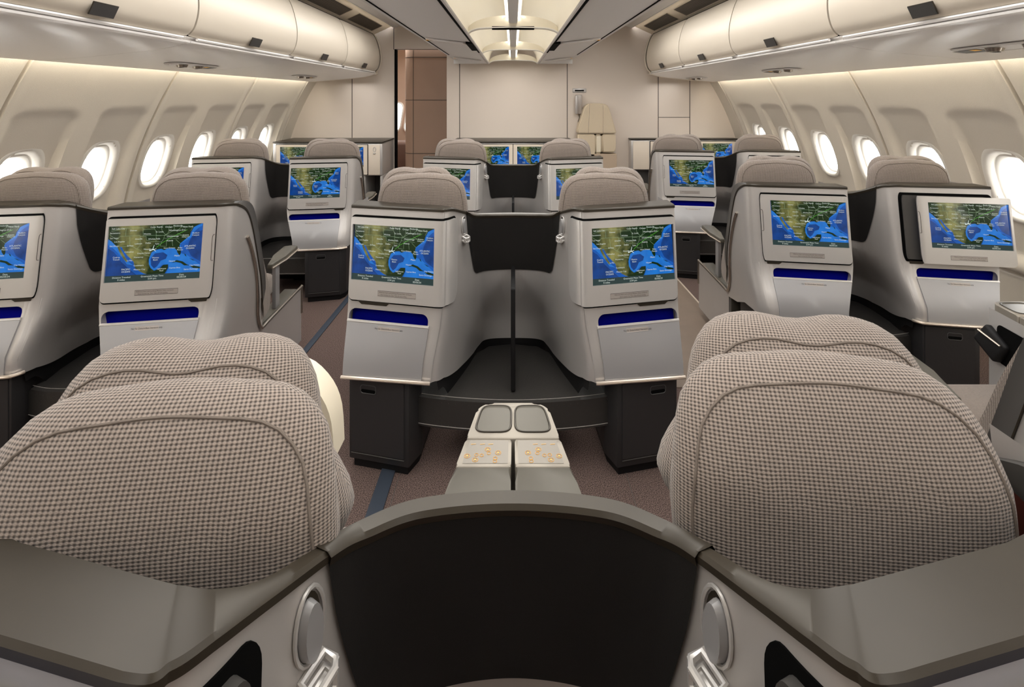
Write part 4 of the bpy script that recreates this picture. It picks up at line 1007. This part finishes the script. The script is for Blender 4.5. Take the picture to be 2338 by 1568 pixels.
# ---------------------------------------------------------------- central ceiling channel
YE = 5.56
for s, side in ((-1, 'left'), (1, 'right')):
    bm = bmesh.new(); pr = [(.668, 1.835), (.668, 1.806), (.655, 1.798), (.640, 1.800), (.634, 1.806), (.630, 1.801), (.30, 1.762), (.296, 1.770), (.285, 1.770), (.281, 1.756), (.268, 1.753), (.262, 1.757)]
    sweep_y(bm, [(s*x, z) for x, z in pr], Y0C, YE); bmesh.ops.recalc_face_normals(bm, faces=bm.faces)
    o = finish('ceiling_panel_'+side, bm, M['ceil_grey'], None, 30); tag(o, kind='structure')
    bm = bmesh.new(); sweep_y(bm, [(s*.668, 1.835), (s*.3, 1.835)], Y0C, YE); box(bm, *sorted((s*.262, s*.668)), YE, YE+.01, 1.757, 1.835); tag(finish('ceiling_top_'+side, bm, M['ceil']), kind='structure')
    bm = bmesh.new(); box(bm, *sorted((s*.283, s*.294)), Y0C, 4.2, 1.7555, 1.772); box(bm, *sorted((s*.632, s*.637)), Y0C, 4.9, 1.7975, 1.81)
    box(bm, *sorted((s*.282, s*.328)), 3.42, 3.95, 1.751, 1.765)
    tag(finish('trim_%d' % (6 if s < 0 else 7), bm, M['gap']), kind='structure')
    # cove surface
    cv = smooth_line([(.264, 1.757), (.262, 1.80), (.245, 1.86), (.20, 1.925), (.14, 1.962), (.08, 1.965), (.050, 1.94), (.044, 1.90)], 5)
    bm = bmesh.new(); sweep_y(bm, [(s*x, z) for x, z in cv], Y0C, YE, 1); tag(finish('ceiling_cove_'+side, bm, M['cove'], None, 60), kind='structure')
    bm = bmesh.new(); box(bm, *sorted((s*.028, s*.040)), Y0C+.1, YE-.05, 1.842, 1.852)
    tag(finish('light_tube', bm, M['light']), 'bright warm light strip along the %s side of the central ceiling spine' % side, 'light', 'ceiling light strips')
    area('cove_light_'+side, (s*.045, 1.6, 1.86), (0, s*-2.0, 0), .02, 7.6, 6, (1, .94, .80))
    for yy, sgn in ((3.50, 'farther'), (2.0, 'nearer'), (5.15, 'farthest')):
        if sgn == 'nearer': continue
        e = empty('seat_sign', (s*.48, yy, 1.78)); tag(e, 'long white reading light and sign strip across the %s ceiling panel, %s' % (side, sgn), 'sign', 'ceiling seat signs')
        def sp2(u, v, w_): X = .48+u; return Vector((s*u, v, 1.801+(X-.63)*.118-w_-1.78))
        bm = bmesh.new(); ol = rrect(-.15, .14, -.035, .035, [(.02, .02)]*4, 4)
        a = [bm.verts.new(sp2(u, v, .002)) for u, v in ol]; b_ = [bm.verts.new(sp2(u*.97, v*.9, .014)) for u, v in ol]; bm.faces.new(b_)
        for i in range(len(a)): bm.faces.new([a[i], a[(i+1) % len(a)], b_[(i+1) % len(a)], b_[i]])
        finish('plate', bm, M['bin_under'], e)
        bm = bmesh.new(); u_ = .10 if s < 0 else .10
        text_bm(bm, 'D' if s < 0 else 'G', .03, lambda a, b: sp2(u_, 0, .0150)+Vector((a, b-.01, 0))); text_bm(bm, 'fasten seat belt while seated', .012, lambda a, b: sp2(-.02, 0, .0150)+Vector((a, b-.004, 0)))
        finish('letters', bm, M['text_dark'], e)
        bm = bmesh.new(); bm.faces.new([bm.verts.new(sp2(u, v, .0148)) for u, v in ((.118, -.02), (.136, -.02), (.136, .02), (.118, .02))]); finish('amber_sign', bm, M['amber'], e)
        bm = bmesh.new(); tube(bm, [sp2(-.13, -.045, .012), sp2(.08, -.045, .012)], .006, 6); finish('rail', bm, M['ceil_grey'], e)
bm = bmesh.new(); box(bm, -.026, .026, Y0C, YE, 1.815, 1.838, .006); box(bm, -.045, .045, Y0C, YE, 1.85, 1.96); tag(finish('ceiling_spine', bm, M['ceil_grey']), kind='structure')
for k, yy in enumerate((2.93, 4.28, 5.50, 1.58)):
    e = empty('channel_divider', (0, yy, 1.76)); tag(e, 'curved cream cross rib in the central light channel, %s' % ('nearest in view', 'second from the camera', 'at the far end', 'overhead')[k], 'ceiling rib', 'light channel ribs')
    ar = smooth_line([(-.264, 1.757), (-.24, 1.772), (-.18, 1.785), (0, 1.79), (.18, 1.785), (.24, 1.772), (.264, 1.757)], 5)
    top_ = [(x, 1.76+.10*math.sqrt(max(0, 1-(x/.268)**2))**.8+.004) for x, _ in ar]
    bm = bmesh.new(); a = [bm.verts.new((x, -.03, z-1.76)) for x, z in ar]; b_ = [bm.verts.new((x, .03, z-1.76)) for x, z in ar]
    c_ = [bm.verts.new((x, -.015, z-1.76)) for x, z in top_]; d_ = [bm.verts.new((x, .015, z-1.76)) for x, z in top_]
    for p, q_ in ((a, b_), (a, c_), (b_, d_)):
        for i in range(len(p)-1): bm.faces.new([p[i], p[i+1], q_[i+1], q_[i]])
    finish('rib', bm, M['cove'], e, 50)
    bm = bmesh.new(); tube(bm, [(x, -.03, z-1.76) for x, z in ar], .006, 6); finish('edge', bm, M['ceil_grey'], e)
    if k == 0 or k == 3:
        bm = bmesh.new(); box(bm, -.125, .125, -.034, .0, .018, .036, .003); finish('dark_slot', bm, M['gap'], e)

# rear closure behind the camera
bm = bmesh.new(); box(bm, -2.7, 2.7, Y0C-.05, Y0C, 0, 2.4); tag(finish('wall_rear', bm, M['bulkhead'], smooth=False), kind='structure')

# ---------------------------------------------------------------- screen cabinets at the bulkhead
def monument(x0, x1, yf, screens, lab, hook=None, blank=None, legs=()):
    cx = (x0+x1)/2; e = empty('screen_cabinet', (cx, yf, 0)); tag(e, lab, 'cabinet', 'screen cabinets')
    zt, zb = .917, .563; yb = YB-.003
    bm = bmesh.new(); box(bm, x0-cx, x1-cx, 0, yb-yf, zb, zt-.018, .012, 3); finish('body', bm, M['silver_light'], e)
    bm = bmesh.new(); box(bm, x0-cx-.004, x1-cx+.004, -.004, yb-yf, zt-.014, zt, .005, 2); finish('top', bm, M['rim'], e)
    for (a, b) in screens:
        m0, m1 = a-.040-cx, b+.040-cx; z1 = zt-.032; z0 = zb+.014
        bm = bmesh.new(); box(bm, m0-.006, m1+.006, -.004, .01, z0-.006, z1+.006); gp = finish('monitor', bm, M['gap'], e)
        bm = bmesh.new(); fill2d(bm, [rrect(m0, m1, z0, z1, [.004]*4, 2), [(a-cx, .657), (b-cx, .657), (b-cx, .864), (a-cx, .864)]], -.012)
        bmesh.ops.recalc_face_normals(bm, faces=bm.faces); bmesh.ops.solidify(bm, geom=bm.faces[:], thickness=.008); finish('monitor_frame', bm, M['cream'], gp)
        put_screen(gp, (a-cx, -.006, .657), (b-cx, -.006, .657), (a-cx, -.006, .864))
    if blank:
        bm = bmesh.new(); box(bm, blank[0]-cx, blank[1]-cx, -.006, .005, zb+.010, zt-.030, .003); finish('blank_panel', bm, M['cream'], e)
    if hook:
        bm = bmesh.new(); tube(bm, [(hook-cx+.014*math.cos(t*PI/8), -.008, .838+.024*math.sin(t*PI/8)) for t in range(16)], .003, 6, closed=True); box(bm, hook-cx-.01, hook-cx+.012, -.022, -.006, .79, .803, .003); finish('coat_hook', bm, M['silver'], e)
    for lx0, lx1, lm in legs:
        bm = bmesh.new(); box(bm, lx0-cx, lx1-cx, .02, yb-yf, 0, zb, .01, 3); finish('leg', bm, M[lm], e)
    bm = bmesh.new(); box(bm, x0-cx+.02, x1-cx-.02, (yb-yf)*.75, yb-yf-.002, .0, zb); finish('back_panel', bm, M['charcoal'], e)
    return e
monument(-2.500, -1.362, 5.15, [(-2.42, -2.09), (-1.886, -1.554)], 'left screen cabinet at the bulkhead, beside the doorway', hook=-1.44, blank=(-1.505, -1.385), legs=((-2.49, -2.40, 'silver_light'), (-1.62, -1.545, 'silver_light'), (-1.392, -1.364, 'silver')))
monument(-.640, .640, 5.19, [(-.374, -.043), (.043, .374)], 'centre screen cabinet at the bulkhead, behind the farther middle seats', blank=None, legs=((-.62, -.55, 'silver_light'), (-.035, .035, 'silver_light'), (.55, .62, 'silver_light')))
monument(1.319, 2.517, 5.55, [(1.578, 1.909), (2.122, 2.453)], 'right screen cabinet at the bulkhead with blank pale panel', blank=(1.345, 1.525), legs=((1.33, 1.36, 'silver'), (1.54, 1.62, 'silver_light'), (2.42, 2.5, 'silver_light')))

# ---------------------------------------------------------------- crew jump seat, handset, wall plate
js = empty('crew_jump_seat', (.94, YB-.12, 0)); tag(js, 'folded cream leather crew jump seat on the bulkhead', 'jump seat')
def cushion(name, ol, y0, y1, m_, parent, bev=.012):
    bm = bmesh.new(); a = [bm.verts.new((x-.94, y0-(YB-.12), z)) for x, z in ol]; b_ = [bm.verts.new((x-.94, y1-(YB-.12), z)) for x, z in ol]
    bm.faces.new(a); bm.faces.new(b_[::-1])
    for i in range(len(a)): bm.faces.new([a[i], a[(i+1) % len(a)], b_[(i+1) % len(a)], b_[i]])
    bmesh.ops.recalc_face_normals(bm, faces=bm.faces)
    bmesh.ops.bevel(bm, geom=bm.edges[:], offset=bev, segments=3, affect='EDGES'); return finish(name, bm, m_, parent, 50)
cushion('backrest', [(.715, .975), (1.155, .975), (1.13, 1.06), (1.065, 1.27), (1.04, 1.302), (.98, 1.312), (.86, 1.312), (.82, 1.300), (.79, 1.26), (.72, 1.03)], YB-.16, YB-.01, M['jump'], js)
cushion('seat_pan', [(.72, .70), (.915, .70), (.915, .968), (.72, .968)], YB-.15, YB-.02, M['jump'], js)
cushion('seat_pan', [(.995, .765), (1.13, .765), (1.145, .80), (1.145, .968), (.995, .968)], YB-.15, YB-.02, M['jump'], js)
cushion('harness', [(.912, .75), (.998, .75), (.998, .966), (.912, .966)], YB-.135, YB-.02, M['ivory'], js, .02)
cushion('base_box', [(.72, 0), (1.155, 0), (1.155, .748), (.72, .748)], YB-.15, YB-.01, M['jumpbox'], js, .004)
bm = bmesh.new()
for x0, z0, x1, z1 in ((.835, .98, .852, 1.308), (1.0, .98, 1.0, 1.308)): tube(bm, [(x0-.94, -.042, z0), (x1-.94, -.042, z1)], .003, 5)
finish('seam', bm, M['trim'], js)
hs = empty('crew_handset', (.745, YB-.03, 1.29)); tag(hs, 'grey crew handset hanging on the bulkhead left of the jump seat', 'handset')
bm = bmesh.new(); box(bm, -.032, .035, -.03, .03, -.10, .118, .006); finish('cradle', bm, M['mat_label'], hs)
bm = bmesh.new(); box(bm, -.042, -.015, -.05, -.01, -.10, .11, .008); finish('receiver', bm, M['silver'], hs)
bm = bmesh.new(); tube(bm, [(0, -.01, -.10), (.01, -.01, -.14), (-.005, -.01, -.18), (.0, -.01, -.24)], .004, 6); finish('cord', bm, M['rim'], hs)
wp = empty('wall_plate', (.757, YB, 1.457)); tag(wp, 'small grey slotted plate on the bulkhead above the handset', 'wall plate')
bm = bmesh.new(); box(bm, -.078, .078, -.008, 0, -.024, .024, .006); finish('frame', bm, M['silver'], wp)
bm = bmesh.new(); box(bm, -.052, .052, -.010, -.006, -.008, .008, .002); finish('slot', bm, M['gap'], wp)

# ---------------------------------------------------------------- armrest consoles between the nearest seats
def console(X, Y, ys, hws, mir=0, lab='', skew=0):
    """ys: distances from far end toward the viewer; hws: half widths"""
    zt = .66; e = empty('centre_console', (X, Y, 0)); tag(e, lab, 'console')
    def poly(t0, t1, inset=0, x0=-1, x1=1):
        def hw(t):
            for (a, b), (c, d) in zip(zip(ys, hws), zip(ys[1:], hws[1:])):
                if t >= b if False else True:
                    if min(a, c)-1e-6 <= t <= max(a, c)+1e-6: return b+(d-b)*(t-a)/(c-a)
            return hws[-1]
        return hw
    hw = poly(0, 0)
    def pt(t, u): return (u*hw(t)+skew*(t), -t)
    yN = ys[-1]
    def pl(t0, t1, u0, u1, z0, z1, m_, nm, bev=.003, rad=0):
        p = []
        n = 8
        if rad:
            for i in range(9):
                a = PI/2*i/8; p.append(pt(t0+rad*(1-math.sin(a)), u0+(rad/hw(t0))*(1-math.cos(a))))
            for i in range(9):
                a = PI/2*(1-i/8); p.append(pt(t0+rad*(1-math.sin(a)), u1-(rad/hw(t0))*(1-math.cos(a))))
        else: p = [pt(t0, u0), pt(t0, u1)]
        for i in range(n+1): p.append(pt(t0+rad+(t1-t0-rad)*(i+1 if i < n else n)/n if i < n else t1, u1))
        q_ = [pt(t1, u0)]+[pt(t1+(t0+rad-t1)*(i+1)/n, u0) for i in range(n-1)]
        p = p+q_
        # remove duplicates
        r = [p[0]]
        for c in p[1:]:
            if math.dist(c, r[-1]) > 1e-4: r.append(c)
        if math.dist(r[0], r[-1]) < 1e-4: r.pop()
        bm = bmesh.new(); prism(bm, r[::-1], z0, z1, bev, 2); return finish(nm, bm, m_, e, 45)
    tA, tB, tC = ys[1], ys[2], yN
    bd = pl(0, tA, -1, 1, .40, zt, M['console'], 'tray_top', .004, rad=.035)
    pl(.02, yN-.02, -.85, .85, 0, .42, M['black'], 'pedestal', .002)
    # two sunken dishes
    for u0, u1 in ((-.88, -.045), (.045, .88)):
        bm = bmesh.new(); c = ((u0+u1)/2); W_ = (u1-u0)/2; t_m = .012+(tA-.03)/2; T_ = (tA-.03)/2
        def q(r): 
            o_ = []
            for i in range(40):
                a = 2*PI*i/40; ca, sa = math.cos(a), math.sin(a); ee = 2/4.5
                o_.append((c+W_*r*math.copysign(abs(ca)**ee, ca), t_m+T_*r*math.copysign(abs(sa)**ee, sa)))
            return o_
        rings = []
        for r_, z in ((1.0, zt+.0012), (.96, zt+.0014), (.93, zt+.0002), (.001, zt+.0003)):
            rings.append([bm.verts.new((*pt(min(max(t, 0), yN), u), z)) for u, t in q(r_)])
        for a, b_ in zip(rings, rings[1:]):
            for i in range(40): bm.faces.new([a[i], a[(i+1) % 40], b_[(i+1) % 40], b_[i]])
        finish('dish', bm, M['tray'], bd, 30)
        bm = bmesh.new(); tube(bm, [(*pt(t, u), zt+.0008) for u, t in q(1.0)], .0022, 6, closed=True); finish('dish_rim', bm, M['rim'], bd)
    # control panels
    for u0, u1, sg in ((-1, -.035, -1), (.035, 1, 1)):
        cp = pl(tA+.002, tB, u0, u1, .45, zt, M['console'], 'control_panel', .004)
        bm = bmesh.new()
        i0, i1 = u0+.10*(1 if sg < 0 else 0)+(.06 if sg > 0 else 0), u1-.10*(1 if sg > 0 else 0)-(.06 if sg < 0 else 0)
        f = bm.faces.new([bm.verts.new((*pt(t, u), zt+.0006)) for u, t in ((i0, tA+.008), (i1, tA+.008), (i1, tB-.008), (i0, tB-.008))]); finish('touch_plate', bm, M['touch'], cp)
        bm = bmesh.new()
        def ic(a, b, r_, dot=True):
            uu = (sg*(.10+.84*a)); tt = tA+.008+(tB-tA-.016)*b; cxp, cyp = pt(tt, uu)
            tube(bm, [(cxp+r_*math.cos(k*PI/8), cyp+r_*math.sin(k*PI/8), zt+.001) for k in range(16)], .0005, 4, closed=True)
            if dot: bm.faces.new([bm.verts.new((cxp+r_*.4*math.cos(k*PI/4), cyp+r_*.4*math.sin(k*PI/4), zt+.0012)) for k in range(8)])
        for a, b in ((.47, .42), (.22, .56), (.90, .70), (.70, .86)): ic(a, b, .0055)
        for a, b in ((.43, .58), (.58, .67), (.70, .65), (.27, .79), (.27, .92)): ic(a, b, .0038, False)
        for a in (.42, .62, .84):
            uu = sg*(.10+.84*a); cxp, cyp = pt(tA+.02, uu); bm.faces.new([bm.verts.new((cxp+dx, cyp+dy, zt+.0012)) for dx, dy in ((-.005, -.001), (.005, 0), (.005, .0012), (-.005, .0002))])
        finish('icons', bm, M['orange'], cp)
        pl(tB+.001, yN, u0, u1, .45, zt+.002, M['arm_olive'], 'arm_pad', .006)
    return e
console(0, 1.166, [0, .120, .201, .52], [.079, .0985, .1125, .165], lab='champagne centre console with two dishes and orange touch controls between the nearest seats')
rc = console(1.80, 1.745, [0, .120, .201, .52], [.12, .14, .155, .205], lab='side console at the right edge of the picture with handset recess, between nearest right seats')
# recess and handsets on its aisle side
bm = bmesh.new(); n = 4
P3 = lambda t, z, w_: Vector((-(.12+.17*t)-w_, -t, z))
f = bm.faces.new([bm.verts.new(P3(t, z, .003)) for t, z in rrect(.035, .24, .47, .60, [(.02, .02)]*4, 4)]); finish('recess', bm, M['gap'], rc)
bm = bmesh.new(); f = bm.faces.new([bm.verts.new(P3(t, z, .002)) for t, z in ((0.0, .05), (.5, .05), (.5, .64), (0.0, .64))]); finish('side_face', bm, M['silver_light'], rc)
hd = empty('remote_handset', (1.665, 1.72, .53)); tag(hd, 'black passenger handset sticking out of the side console recess at right', 'remote control')
bm = bmesh.new(); box(bm, -.018, .018, -.055, .045, -.040, .040, .012, 3); b1 = finish('body', bm, M['black'], hd); b1.rotation_euler = (.5, .2, 0)
bm = bmesh.new(); tube(bm, [(-.022, -.05, .01), (-.022, .03, .03)], .003, 6); finish('metal_strip', bm, M['trim'], hd)
